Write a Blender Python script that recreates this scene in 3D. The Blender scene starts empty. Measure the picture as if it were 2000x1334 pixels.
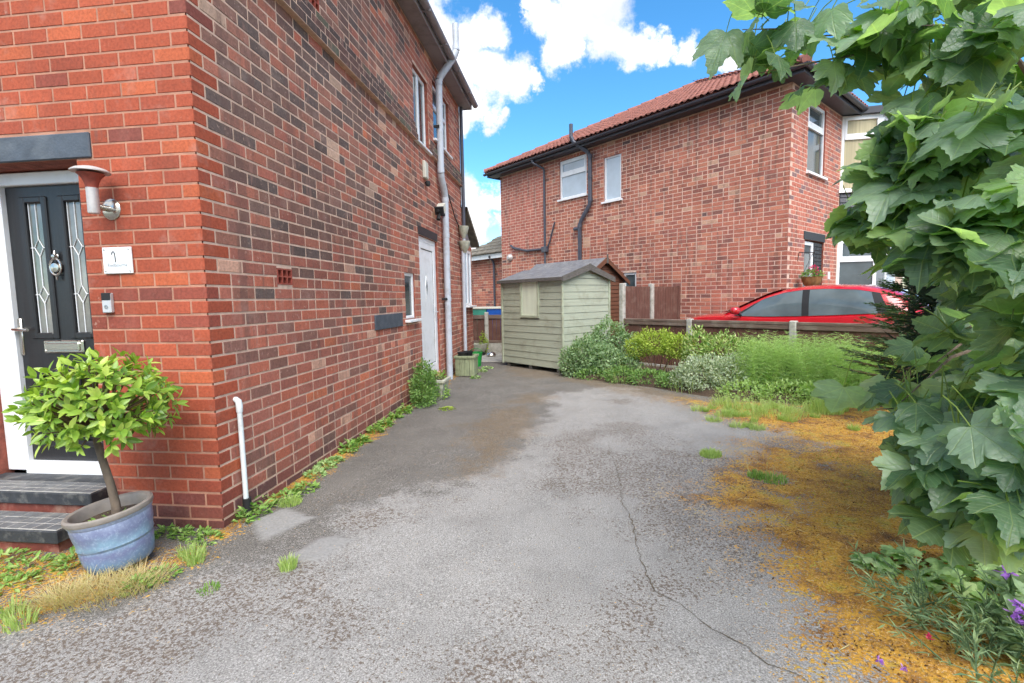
import bpy, math, random
import numpy as np
from mathutils import Matrix, Vector, Euler

random.seed(7)
rng = np.random.default_rng(11)
S = bpy.context.scene
COL = S.collection
R = math.radians


def lin(r, g, b):
    def f(c):
        c /= 255.0
        return c / 12.92 if c <= 0.04045 else ((c + 0.055) / 1.055) ** 2.4
    return (f(r), f(g), f(b), 1.0)


# ------------------------------------------------------------------ camera
CAM = np.array((0.0, 0.0, 1.43))
YAW, PITCH, ROLL, FPX = R(6.93), R(-5.025), R(-1.082), 945.3
fwd = np.array((-math.sin(YAW) * math.cos(PITCH), math.cos(YAW) * math.cos(PITCH), math.sin(PITCH)))
rgt = np.array((math.cos(YAW), math.sin(YAW), 0.0))
upv = np.cross(rgt, fwd)
rg2 = rgt * math.cos(ROLL) + upv * math.sin(ROLL)
up2 = -rgt * math.sin(ROLL) + upv * math.cos(ROLL)
cd = bpy.data.cameras.new('camera')
cam = bpy.data.objects.new('camera', cd)
COL.objects.link(cam)
M = Matrix.Identity(4)
for i in range(3):
    M[i][0], M[i][1], M[i][2], M[i][3] = rg2[i], up2[i], -fwd[i], CAM[i]
cam.matrix_world = M
cd.sensor_fit = 'HORIZONTAL'
cd.sensor_width = 36.0
cd.lens = 36.0 * FPX / 2000.0
cd.clip_start, cd.clip_end = 0.05, 2000.0
S.camera = cam

# ------------------------------------------------------------------ sky and sun
SUN_TO = Vector((0.20, -0.64, 0.86)).normalized()
SUN_EL = math.asin(SUN_TO.z)
SUN_AZ = math.atan2(SUN_TO.x, SUN_TO.y)
wd = bpy.data.worlds.new('World')
S.world = wd
wd.use_nodes = True
nt = wd.node_tree
nt.nodes.clear()


def nn(t, typ, **kw):
    n = t.nodes.new(typ)
    for k, v in kw.items():
        setattr(n, k, v)
    return n


wout = nn(nt, 'ShaderNodeOutputWorld')
sky = nn(nt, 'ShaderNodeTexSky', sky_type='NISHITA', sun_disc=False, sun_elevation=SUN_EL, sun_rotation=SUN_AZ)
sky.air_density, sky.dust_density, sky.ozone_density = 0.9, 0.05, 3.5
hsv = nn(nt, 'ShaderNodeHueSaturation')
hsv.inputs['Hue'].default_value = 0.492
hsv.inputs['Saturation'].default_value = 1.25
hsv.inputs['Value'].default_value = 1.0
nt.links.new(sky.outputs[0], hsv.inputs['Color'])
bg1 = nn(nt, 'ShaderNodeBackground')
bg1.inputs[1].default_value = 0.078
nt.links.new(hsv.outputs[0], bg1.inputs[0])
tc = nn(nt, 'ShaderNodeTexCoord')
DIR = tc.outputs['Generated']
nz = nn(nt, 'ShaderNodeTexNoise')
nz.inputs['Scale'].default_value = 14.0
nz.inputs['Detail'].default_value = 7.0
nz.inputs['Roughness'].default_value = 0.66
nt.links.new(DIR, nz.inputs['Vector'])
sb = nn(nt, 'ShaderNodeVectorMath', operation='SUBTRACT')
nt.links.new(nz.outputs['Color'], sb.inputs[0])
sb.inputs[1].default_value = (0.5, 0.5, 0.5)
sc_ = nn(nt, 'ShaderNodeVectorMath', operation='SCALE')
nt.links.new(sb.outputs[0], sc_.inputs[0])
sc_.inputs['Scale'].default_value = 0.11
ad = nn(nt, 'ShaderNodeVectorMath', operation='ADD')
nt.links.new(DIR, ad.inputs[0])
nt.links.new(sc_.outputs[0], ad.inputs[1])
WD = ad.outputs[0]
# heaps of cumulus: direction and angular radius of each billow
CLOUDS = [(-0.219, 0.859, 0.463, 0.063), (-0.187, 0.876, 0.444, 0.063), (-0.141, 0.874, 0.465, 0.048), (-0.193, 0.896, 0.401, 0.058), (-0.138, 0.905, 0.401, 0.058), (-0.092, 0.911, 0.401, 0.048), (-0.055, 0.915, 0.4, 0.026), (-0.217, 0.88, 0.422, 0.063), (-0.171, 0.921, 0.351, 0.048), (-0.139, 0.932, 0.335, 0.03), (-0.196, 0.922, 0.335, 0.042), (-0.043, 0.875, 0.482, 0.048), (-0.069, 0.869, 0.49, 0.026), (0.001, 0.881, 0.473, 0.063), (-0.009, 0.898, 0.441, 0.048), (0.052, 0.875, 0.482, 0.074), (0.062, 0.891, 0.449, 0.058), (0.097, 0.9, 0.425, 0.042), (0.123, 0.896, 0.426, 0.042), (0.157, 0.893, 0.421, 0.032), (0.198, 0.888, 0.416, 0.034), (0.217, 0.882, 0.419, 0.019), (-0.202, 0.955, 0.216, 0.048), (-0.153, 0.967, 0.201, 0.037), (-0.188, 0.963, 0.192, 0.048), (-0.22, 0.947, 0.234, 0.032), (-0.186, 0.971, 0.148, 0.037), (-0.14, 0.979, 0.148, 0.026), (-0.193, 0.975, 0.114, 0.032), (0.277, 0.876, 0.396, 0.037), (0.263, 0.883, 0.388, 0.026), (0.443, 0.81, 0.384, 0.032), (0.307, 0.871, 0.383, 0.026)]
prev = None
for cx, cy, cz, cr in CLOUDS:
    l = math.sqrt(cx * cx + cy * cy + cz * cz)
    di = nn(nt, 'ShaderNodeVectorMath', operation='DISTANCE')
    nt.links.new(WD, di.inputs[0])
    di.inputs[1].default_value = (cx / l, cy / l, cz / l)
    ma = nn(nt, 'ShaderNodeMath', operation='MULTIPLY_ADD')
    nt.links.new(di.outputs['Value'], ma.inputs[0])
    ma.inputs[1].default_value = -1.0 / (cr * 0.90)
    ma.inputs[2].default_value = 1.0
    if prev is None:
        prev = ma.outputs[0]
    else:
        mx = nn(nt, 'ShaderNodeMath', operation='MAXIMUM')
        nt.links.new(prev, mx.inputs[0])
        nt.links.new(ma.outputs[0], mx.inputs[1])
        prev = mx.outputs[0]
# denser cloud out of view, added to whiten and raise the ambient light
nzb = nn(nt, 'ShaderNodeTexNoise')
nzb.inputs['Scale'].default_value = 2.6
nzb.inputs['Detail'].default_value = 2.0
nt.links.new(WD, nzb.inputs['Vector'])
sepd = nn(nt, 'ShaderNodeSeparateXYZ')
nt.links.new(DIR, sepd.inputs[0])
bk = nn(nt, 'ShaderNodeMath', operation='MULTIPLY_ADD')
nt.links.new(nzb.outputs['Fac'], bk.inputs[0])
bk.inputs[1].default_value, bk.inputs[2].default_value = 5.0, -2.25
gate = nn(nt, 'ShaderNodeMapRange')
nt.links.new(sepd.outputs[1], gate.inputs['Value'])
gate.inputs['From Min'].default_value, gate.inputs['From Max'].default_value = 0.62, 0.78
gate.inputs['To Min'].default_value, gate.inputs['To Max'].default_value = 0.0, -2.0
gad = nn(nt, 'ShaderNodeMath', operation='ADD')
nt.links.new(bk.outputs[0], gad.inputs[0])
nt.links.new(gate.outputs[0], gad.inputs[1])
mxb = nn(nt, 'ShaderNodeMath', operation='MAXIMUM')
nt.links.new(prev, mxb.inputs[0])
nt.links.new(gad.outputs[0], mxb.inputs[1])
prev = mxb.outputs[0]
mr = nn(nt, 'ShaderNodeMapRange', interpolation_type='SMOOTHSTEP')
nt.links.new(prev, mr.inputs['Value'])
mr.inputs['From Min'].default_value, mr.inputs['From Max'].default_value = -0.02, 0.55
nz2 = nn(nt, 'ShaderNodeTexNoise')
nz2.inputs['Scale'].default_value = 9.0
nz2.inputs['Detail'].default_value = 5.0
nt.links.new(WD, nz2.inputs['Vector'])
cr_ = nn(nt, 'ShaderNodeValToRGB')
cr_.color_ramp.elements[0].position, cr_.color_ramp.elements[0].color = 0.38, (0.66, 0.69, 0.77, 1)
cr_.color_ramp.elements[1].position, cr_.color_ramp.elements[1].color = 0.56, (1, 1, 1, 1)
nt.links.new(nz2.outputs['Fac'], cr_.inputs[0])
bg2 = nn(nt, 'ShaderNodeBackground')
bg2.inputs[1].default_value = 0.38
nt.links.new(cr_.outputs[0], bg2.inputs[0])
mxs = nn(nt, 'ShaderNodeMixShader')
nt.links.new(mr.outputs[0], mxs.inputs[0])
nt.links.new(bg1.outputs[0], mxs.inputs[1])
nt.links.new(bg2.outputs[0], mxs.inputs[2])
nt.links.new(mxs.outputs[0], wout.inputs[0])

wd.cycles.sampling_method = 'MANUAL'
wd.cycles.sample_map_resolution = 256

sd = bpy.data.lights.new('sun', 'SUN')
sd.energy = 1.5
sd.angle = R(48)
sd.color = (1.0, 0.95, 0.88)
sun = bpy.data.objects.new('sun', sd)
COL.objects.link(sun)
sun.rotation_euler = (-SUN_TO).to_track_quat('-Z', 'Y').to_euler()
sun.location = (3, -6, 12)

S.view_settings.view_transform = 'Standard'
S.view_settings.look = 'None'
S.view_settings.exposure = 1.97
S.view_settings.gamma = 1.0
S.view_settings.use_curve_mapping = False
S.render.engine = 'CYCLES'
S.cycles.use_denoising = True
S.cycles.max_bounces = 5
S.cycles.use_adaptive_sampling = True
S.cycles.adaptive_threshold = 0.03
S.cycles.transparent_max_bounces = 8
S.cycles.caustics_reflective = False
S.cycles.caustics_refractive = False


# ------------------------------------------------------------------ materials
class NT:
    def __init__(s, name):
        s.m = bpy.data.materials.new(name)
        s.m.use_nodes = True
        s.t = s.m.node_tree
        s.t.nodes.clear()
        s.out = s.n('ShaderNodeOutputMaterial')
        s.b = s.n('ShaderNodeBsdfPrincipled')
        s.l(s.b.outputs[0], s.out.inputs[0])

    def n(s, typ, **kw):
        return nn(s.t, typ, **kw)

    def l(s, a, b):
        s.t.links.new(a, b)

    def pos(s):
        return s.n('ShaderNodeNewGeometry').outputs['Position']

    def noise(s, scale, detail=3.0, rough=0.55, vec=None, stretch=None, ntype='ShaderNodeTexNoise'):
        v = vec if vec is not None else s.pos()
        if stretch:
            mp = s.n('ShaderNodeMapping')
            mp.inputs['Scale'].default_value = stretch
            s.l(v, mp.inputs[0])
            v = mp.outputs[0]
        n = s.n('ShaderNodeTexNoise')
        n.inputs['Scale'].default_value = scale
        n.inputs['Detail'].default_value = detail
        n.inputs['Roughness'].default_value = rough
        s.l(v, n.inputs['Vector'])
        return n.outputs['Fac']

    def ramp(s, fac, stops):
        r = s.n('ShaderNodeValToRGB')
        e = r.color_ramp.elements
        while len(e) < len(stops):
            e.new(0.5)
        for i, (p, c) in enumerate(stops):
            e[i].position = p
            e[i].color = c if not isinstance(c, (int, float)) else (c, c, c, 1)
        s.l(fac, r.inputs[0])
        return r.outputs[0]

    def mix(s, fac, a, b, mode='MIX'):
        x = s.n('ShaderNodeMix', data_type='RGBA', blend_type=mode)
        for sock, v in ((x.inputs[0], fac), (x.inputs[6], a), (x.inputs[7], b)):
            if hasattr(v, 'is_linked'):
                s.l(v, sock)
            else:
                sock.default_value = v
        return x.outputs[2]

    def math(s, op, a, b=0.0, c=0.0):
        x = s.n('ShaderNodeMath', operation=op)
        for i, v in enumerate((a, b, c)):
            if hasattr(v, 'is_linked'):
                s.l(v, x.inputs[i])
            else:
                x.inputs[i].default_value = v
        return x.outputs[0]

    def attr(s, name, out='Fac'):
        a = s.n('ShaderNodeAttribute', attribute_name=name)
        return a.outputs[out]

    def bump(s, h, strength=0.3, dist=0.01):
        b = s.n('ShaderNodeBump')
        b.inputs['Strength'].default_value = strength
        b.inputs['Distance'].default_value = dist
        s.l(h, b.inputs['Height'])
        s.l(b.outputs[0], s.b.inputs['Normal'])

    def base(s, c):
        if hasattr(c, 'is_linked'):
            s.l(c, s.b.inputs['Base Color'])
        else:
            s.b.inputs['Base Color'].default_value = c

    def rough(s, v):
        if hasattr(v, 'is_linked'):
            s.l(v, s.b.inputs['Roughness'])
        else:
            s.b.inputs['Roughness'].default_value = v


def plain(name, c, rough=0.6, var=0.12, scale=12.0, bump=0.08, metal=0.0, spec=None, coat=0.0, streak=None, bscale=None, dirt=None):
    m = NT(name)
    f = m.noise(scale, 4.0, stretch=streak)
    d = tuple(x * (1 - 1.6 * var) for x in c[:3]) + (1,)
    u = tuple(min(1, x * (1 + var)) for x in c[:3]) + (1,)
    col = m.ramp(f, [(0.3, d), (0.7, u)])
    if dirt:
        col = m.mix(m.ramp(m.noise(dirt[1], 5, 0.65), [(0.5, 0), (0.68, dirt[2])]), col, dirt[0])
    m.base(col)
    m.rough(rough)
    m.b.inputs['Metallic'].default_value = metal
    if spec is not None:
        m.b.inputs['Specular IOR Level'].default_value = spec
    m.b.inputs['Coat Weight'].default_value = coat
    m.b.inputs['Coat Roughness'].default_value = 0.05
    if bump:
        m.bump(m.noise(bscale or scale * 6, 3.0), bump, 0.01)
    return m.m


def brick_mat(name, src, streaky=0.5):
    """src: 'OBJ' takes the object's own colour, 'ATT' the colour stored on the mesh."""
    m = NT(name)
    if src == 'OBJ':
        c = m.n('ShaderNodeObjectInfo').outputs['Color']
    else:
        c = m.attr('col', 'Color')
    f1 = m.noise(55.0, 3.0, 0.6)
    c = m.mix(0.75, c, m.ramp(f1, [(0.28, 0.62), (0.55, 1.0), (0.8, 1.22)]), 'MULTIPLY')
    f2 = m.noise(7.0, 3.0, 0.6, stretch=(1, 1, 0.12))
    c = m.mix(m.math('MULTIPLY', m.ramp(f2, [(0.54, 0), (0.62, 1)]), streaky), c, lin(108, 82, 74))
    f2b = m.noise(9.0, 3.0, 0.6, stretch=(1.2, 1.2, 0.16))
    c = m.mix(m.math('MULTIPLY', m.ramp(f2b, [(0.6, 0), (0.66, 1)]), streaky * 0.6), c, lin(178, 132, 118))
    f3 = m.noise(3.2, 4.0, 0.7)
    c = m.mix(m.ramp(f3, [(0.58, 0), (0.78, 0.4)]), c, lin(176, 150, 138))
    c = m.mix(0.8, c, m.ramp(m.noise(0.85, 5.0, 0.65), [(0.34, 0.74), (0.5, 0.98), (0.66, 1.10)]), 'MULTIPLY')
    c = m.mix(m.math('MULTIPLY', m.ramp(m.noise(26.0, 4.0, 0.7), [(0.60, 0), (0.70, 0.6)]), min(1.0, streaky * 1.6)), c, lin(196, 164, 146))
    c = m.mix(m.math('MULTIPLY', m.ramp(m.noise(19.0, 4.0, 0.7), [(0.62, 0), (0.72, 0.55)]), min(1.0, streaky * 1.6 + .15)), c, lin(84, 66, 60))
    m.base(c)
    m.rough(0.82)
    m.b.inputs['Specular IOR Level'].default_value = 0.3
    m.bump(m.noise(130.0, 2.0, 0.7), 0.35, 0.004)
    return m.m


MT = {}
MT['brick_obj'] = brick_mat('pressed_brick', 'OBJ', 0.10)
MT['brick_att'] = brick_mat('brick_joined', 'ATT', 0.55)
MT['brick_side_obj'] = brick_mat('common_brick', 'OBJ', 0.55)
MT['mortar'] = plain('mortar', lin(210, 178, 157), 0.95, 0.14, 14, 0.4, bscale=180, dirt=(lin(160, 140, 128), 3.0, 0.4))
MT['mortar_front'] = plain('mortar_front', lin(178, 130, 108), 0.95, 0.14, 14, 0.4, bscale=180, dirt=(lin(150, 112, 96), 3.0, 0.5))
MT['mortar_pale'] = plain('mortar_pale', lin(218, 186, 168), 0.95, 0.14, 14, 0.4, bscale=160, dirt=(lin(150, 130, 120), 2.2, 0.6))
MT['reveal'] = plain('brick_reveal', lin(150, 84, 68), 0.9, 0.25, 18, 0.4)
MT['upvc'] = plain('white_upvc', lin(236, 238, 240), 0.32, 0.02, 6, 0.0, dirt=(lin(190, 190, 186), 5.0, 0.35))
MT['pipe'] = plain('grey_pipe', lin(188, 194, 204), 0.38, 0.05, 8, 0.03, dirt=(lin(140, 138, 132), 6.0, 0.5), streak=(1, 1, .2))
MT['pipe_white'] = plain('white_pipe', lin(214, 222, 224), 0.4, 0.05, 8, 0.03, dirt=(lin(150, 146, 136), 7.0, 0.5))
MT['dark_pipe'] = plain('dark_pipe', lin(72, 76, 88), 0.4, 0.08, 8, 0.03, dirt=(lin(110, 106, 104), 6.0, 0.4))
MT['fascia'] = plain('grey_fascia', lin(140, 135, 138), 0.5, 0.07, 5, 0.05, streak=(1, .3, 3), dirt=(lin(86, 82, 82), 4.0, 0.5))
MT['fascia_dark'] = plain('dark_fascia', lin(62, 62, 70), 0.42, 0.07, 5, 0.03)
MT['lintel'] = plain('painted_lintel', lin(74, 82, 92), 0.6, 0.16, 9, 0.3, bscale=60, dirt=(lin(104, 110, 116), 5.0, 0.5))
MT['black_paint'] = plain('black_paint', lin(42, 42, 46), 0.5, 0.1, 10, 0.1)
MT['door_black'] = plain('black_door', lin(37, 37, 39), 0.34, 0.15, 5, 0.12, streak=(12, 12, 0.6), bscale=40)
MT['chrome'] = plain('brushed_steel', lin(205, 200, 192), 0.24, 0.03, 20, 0.0, metal=1.0)
MT['steel'] = plain('satin_steel', lin(196, 192, 190), 0.55, 0.06, 40, 0.0, metal=0.35)
MT['lead'] = plain('lead_came', lin(222, 224, 226), 0.35, 0.03, 20, 0.0)
MT['silver'] = plain('silver_plastic', lin(200, 200, 202), 0.35, 0.03, 20, 0.0, metal=0.3)
MT['rubber'] = plain('black_rubber', lin(30, 30, 32), 0.7, 0.15, 20, 0.1)
MT['cable'] = plain('black_cable', lin(28, 27, 28), 0.5, 0.1, 20, 0.0)
MT['cream'] = plain('cream_plastic', lin(206, 204, 190), 0.5, 0.05, 12, 0.02)
MT['terracotta'] = plain('terracotta', lin(150, 72, 58), 0.8, 0.18, 30, 0.2)
MT['concrete'] = plain('concrete_post', lin(176, 172, 164), 0.9, 0.14, 14, 0.35, bscale=120, dirt=(lin(128, 126, 112), 6.0, 0.7))
MT['fence_brown'] = plain('fence_boards', lin(98, 64, 54), 0.8, 0.22, 7, 0.25, streak=(9, 9, .5), dirt=(lin(126, 104, 92), 5.0, 0.4))
MT['rail_brown'] = plain('fence_rail', lin(112, 92, 82), 0.85, 0.22, 7, 0.25, streak=(.6, .6, 8), dirt=(lin(140, 128, 116), 4.0, 0.6))
MT['shed'] = plain('sage_paint', lin(161, 166, 149), 0.75, 0.07, 4, 0.2, streak=(.5, .5, 10), bscale=30, dirt=(lin(112, 108, 84), 3.2, 0.4))
MT['shed_trim'] = plain('sage_trim', lin(166, 172, 150), 0.75, 0.08, 6, 0.15, dirt=(lin(110, 104, 84), 4.0, 0.4))
MT['shed_pane'] = plain('shed_curtain', lin(206, 214, 194), 0.35, 0.06, 3, 0.0, streak=(5, 5, .3))
MT['felt'] = plain('roof_felt', lin(112, 112, 116), 0.95, 0.16, 10, 0.6, bscale=240, dirt=(lin(140, 138, 134), 3.0, 0.5))
MT['bargeboard'] = plain('weathered_board', lin(92, 88, 84), 0.85, 0.25, 8, 0.3, streak=(2, 2, 8))
MT['brown_wood'] = plain('brown_cladding', lin(104, 66, 48), 0.75, 0.2, 8, 0.2, streak=(.6, .6, 8))
MT['glass_pale'] = plain('obscure_glass', lin(176, 192, 206), 0.12, 0.1, 2.0, 0.0, spec=0.8)
MT['glass_dark'] = plain('window_glass', lin(70, 82, 86), 0.06, 0.4, 1.2, 0.0, spec=0.9)
MT['glass_door'] = plain('door_glass', lin(128, 128, 124), 0.1, 0.35, 3.0, 0.05, spec=0.9, bscale=25, dirt=(lin(84, 104, 92), 2.0, 0.6))
MT['glass_car'] = plain('car_glass', lin(96, 108, 112), 0.04, 0.2, 2.0, 0.0, spec=0.5)
MT['car_red'] = plain('red_car_paint', lin(188, 20, 34), 0.22, 0.02, 4, 0.0, coat=1.0)
MT['soil'] = plain('soil', lin(78, 62, 50), 0.95, 0.3, 22, 0.7, bscale=60)
MT['bark'] = plain('bark', lin(112, 98, 84), 0.9, 0.25, 20, 0.5, streak=(1, 1, .4), bscale=70)
MT['twig'] = plain('twig', lin(104, 84, 62), 0.85, 0.2, 20, 0.2)
MT['tile_red'] = plain('clay_pantile', lin(150, 96, 84), 0.8, 0.2, 6, 0.25, bscale=70, dirt=(lin(92, 62, 58), 5.0, 0.5))
MT['tile_grey'] = plain('concrete_tile', lin(128, 120, 106), 0.9, 0.22, 7, 0.4, bscale=70, dirt=(lin(84, 80, 66), 5.0, 0.6))
MT['ivory_glass'] = plain('curtain', lin(176, 166, 132), 0.5, 0.12, 2, 0.0, streak=(14, 14, .3))
MT['wicker'] = plain('coir_liner', lin(150, 108, 66), 0.95, 0.3, 16, 0.6, streak=(1, 1, .25), bscale=90)
MT['green_plastic'] = plain('green_plastic', lin(28, 140, 58), 0.4, 0.12, 10, 0.05)
MT['teal_plastic'] = plain('teal_plastic', lin(70, 150, 130), 0.45, 0.1, 8, 0.05)
MT['blue_plastic'] = plain('blue_plastic', lin(28, 86, 176), 0.45, 0.1, 8, 0.05)
MT['slate_plastic'] = plain('slate_plastic', lin(70, 80, 96), 0.45, 0.1, 8, 0.05)
MT['planter_wood'] = plain('planter_wood', lin(142, 150, 118), 0.85, 0.2, 6, 0.3, streak=(8, 8, .5), dirt=(lin(100, 100, 76), 6.0, 0.6))
MT['stone'] = plain('cast_stone', lin(176, 176, 160), 0.9, 0.16, 12, 0.4, dirt=(lin(116, 120, 96), 7.0, 0.7))
MT['slate_tile'] = plain('step_tile', lin(104, 106, 108), 0.6, 0.16, 16, 0.2, dirt=(lin(140, 138, 132), 6.0, 0.5))
MT['step_edge'] = plain('step_edge', lin(52, 54, 58), 0.6, 0.2, 14, 0.2, dirt=(lin(130, 128, 122), 12.0, 0.5))
MT['red_paint'] = plain('red_step_paint', lin(132, 66, 54), 0.8, 0.2, 12, 0.3, dirt=(lin(170, 150, 130), 6.0, 0.5))
MT['grey_grout'] = plain('grout', lin(186, 182, 174), 0.9, 0.15, 20, 0.2)


def glaze_mat():
    m = NT('blue_glaze')
    g = m.n('ShaderNodeTexCoord').outputs['Object']
    sx = m.n('ShaderNodeSeparateXYZ')
    m.l(g, sx.inputs[0])
    w = m.noise(9.0, 4.0, 0.6, vec=g)
    hz = m.math('ADD', m.math('MULTIPLY', sx.outputs[2], 2.6), m.math('MULTIPLY', w, 0.30))
    c = m.ramp(hz, [(0.10, lin(84, 106, 142)), (0.28, lin(112, 140, 172)), (0.42, lin(108, 114, 148)), (0.55, lin(124, 154, 176)), (0.72, lin(112, 120, 152)), (0.9, lin(146, 158, 182))])
    c = m.mix(m.ramp(m.noise(60.0, 4.0, 0.7, vec=g), [(0.5, 0), (0.75, 0.45)]), c, lin(190, 206, 224))
    m.base(c)
    m.rough(0.28)
    m.bump(m.noise(24.0, 3.0, vec=g), 0.15, 0.01)
    return m.m


MT['glaze'] = glaze_mat()
MT['pot_rim'] = plain('pot_rim', lin(140, 132, 124), 0.5, 0.12, 18, 0.1)


def leaf_mat(name, cols, transl=0.35, rough=0.45, veins=False, tint=None, spec=0.4, src='ATT', back=None):
    """cols: three stops picked by the 'rnd' value of the leaf; light also comes through the blade."""
    m = NT(name)
    if src == 'OBJ':
        rv = m.n('ShaderNodeObjectInfo').outputs['Random']
    else:
        rv = m.attr('rnd')
    c = m.ramp(rv, [(i / (len(cols) - 1), x) for i, x in enumerate(cols)])
    c = m.mix(0.6, c, m.ramp(m.noise(30.0, 3.0), [(0.3, 0.72), (0.7, 1.18)]), 'MULTIPLY')
    if veins:
        uv = m.n('ShaderNodeUVMap').outputs[0]
        sx = m.n('ShaderNodeSeparateXYZ')
        m.l(uv, sx.inputs[0])
        ux = m.math('ABSOLUTE', m.math('SUBTRACT', sx.outputs[0], 0.5))
        uy = sx.outputs[1]
        dmin = None
        for ang in (0, 40, 72):
            a = R(ang)
            dd = m.math('ABSOLUTE', m.math('SUBTRACT', m.math('MULTIPLY', ux, math.cos(a)), m.math('MULTIPLY', uy, math.sin(a))))
            dmin = dd if dmin is None else m.math('MINIMUM', dmin, dd)
        vm = m.ramp(dmin, [(0.0, 1), (0.016, 0)])
        wv = m.n('ShaderNodeTexWave', wave_type='BANDS', bands_direction='Y')
        wv.inputs['Scale'].default_value = 3.4
        wv.inputs['Distortion'].default_value = 2.5
        wv.inputs['Detail'].default_value = 1.0
        m.l(uv, wv.inputs['Vector'])
        sv = m.ramp(wv.outputs['Fac'], [(0.0, 0.5), (0.12, 0)])
        c = m.mix(m.math('MULTIPLY', m.math('MAXIMUM', vm, m.math('MULTIPLY', sv, 0.5)), 0.32), c, lin(176, 196, 132))
        c = m.mix(m.ramp(m.noise(11.0, 5.0, 0.65), [(0.66, 0), (0.74, 0.5)]), c, lin(128, 118, 66))
        m.bump(m.math('ADD', m.math('MULTIPLY', vm, -0.6), m.math('ADD', m.math('MULTIPLY', sv, -0.5), m.noise(60.0, 2.0))), 0.5, 0.006)
    if back:
        gg = m.n('ShaderNodeNewGeometry').outputs['Backfacing']
        c = m.mix(gg, c, back)
    m.base(c)
    m.rough(rough)
    m.b.inputs['Specular IOR Level'].default_value = spec
    if transl:
        tr = m.n('ShaderNodeBsdfTranslucent')
        t2 = m.mix(1.0, c, tint or (1.35, 1.5, 0.55, 1), 'MULTIPLY')
        m.l(t2, tr.inputs[0])
        ms = m.n('ShaderNodeMixShader')
        ms.inputs[0].default_value = transl
        m.l(m.b.outputs[0], ms.inputs[1])
        m.l(tr.outputs[0], ms.inputs[2])
        m.l(ms.outputs[0], m.out.inputs[0])
    return m.m


SYC = [lin(72, 100, 72), lin(100, 126, 100), lin(132, 154, 132), lin(138, 166, 108)]
MT['syc_obj'] = leaf_mat('sycamore_leaf', SYC, 0.48, 0.36, True, (2.3, 2.5, 0.9, 1), 0.55, 'OBJ')
MT['syc_att'] = leaf_mat('sycamore_leaf_inner', SYC, 0.48, 0.36, True, (2.3, 2.5, 0.9, 1), 0.55, 'ATT')
BAY = [lin(88, 124, 44), lin(130, 164, 60), lin(164, 192, 80), lin(192, 208, 104)]
MT['bay_obj'] = leaf_mat('bay_leaf', BAY, 0.3, 0.36, False, None, 0.5, 'OBJ')
MT['bay_att'] = leaf_mat('bay_leaf_inner', BAY, 0.3, 0.36, False, None, 0.5, 'ATT')
MT['greygreen'] = leaf_mat('greygreen_leaf', [lin(100, 130, 86), lin(134, 160, 116), lin(168, 188, 146)], 0.3, 0.6)
MT['limegreen'] = leaf_mat('lime_leaf', [lin(120, 142, 58), lin(158, 178, 70), lin(188, 204, 96)], 0.3, 0.5)
MT['silver_leaf'] = leaf_mat('silver_leaf', [lin(132, 148, 120), lin(168, 182, 152), lin(206, 212, 186)], 0.25, 0.7)
MT['variegated'] = leaf_mat('variegated_leaf', [lin(84, 124, 54), lin(150, 176, 98), lin(214, 216, 158)], 0.3, 0.55)
MT['fern'] = leaf_mat('horsetail', [lin(140, 170, 100), lin(166, 194, 122), lin(192, 212, 150)], 0.4, 0.6)
MT['midgreen'] = leaf_mat('mid_leaf', [lin(80, 116, 58), lin(114, 150, 78), lin(150, 178, 104)], 0.3, 0.5)
MT['conifer'] = leaf_mat('conifer_spray', [lin(48, 78, 50), lin(72, 104, 66), lin(104, 134, 84)], 0.15, 0.6)
MT['dark_conifer'] = leaf_mat('dark_conifer_spray', [lin(34, 50, 34), lin(46, 66, 44), lin(62, 84, 56)], 0.05, 0.7)  # hedge leaf colour darkened, painting in the shade between the sycamore leaves
MT['grass'] = leaf_mat('grass_blade', [lin(148, 172, 98), lin(174, 194, 120), lin(200, 212, 146)], 0.4, 0.5)
MT['straw'] = leaf_mat('dry_grass', [lin(186, 164, 122), lin(210, 190, 146), lin(186, 186, 122)], 0.3, 0.7)
MT['weed'] = leaf_mat('weed_leaf', [lin(96, 138, 58), lin(136, 172, 84), lin(178, 198, 126)], 0.3, 0.55)
MT['pale_weed'] = leaf_mat('pale_weed_leaf', [lin(120, 158, 90), lin(160, 190, 124), lin(190, 208, 150)], 0.3, 0.55)
MT['lavender_leaf'] = leaf_mat('narrow_leaf', [lin(96, 124, 90), lin(128, 152, 112), lin(160, 178, 134)], 0.25, 0.6)
MT['purple'] = leaf_mat('purple_petal', [lin(150, 96, 190), lin(176, 122, 210), lin(196, 150, 222)], 0.35, 0.6, tint=(1.2, 1, 1.3, 1))
MT['pink'] = leaf_mat('pink_petal', [lin(200, 36, 92), lin(226, 60, 120), lin(236, 120, 160)], 0.35, 0.6, tint=(1.3, .8, 1, 1))


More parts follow.
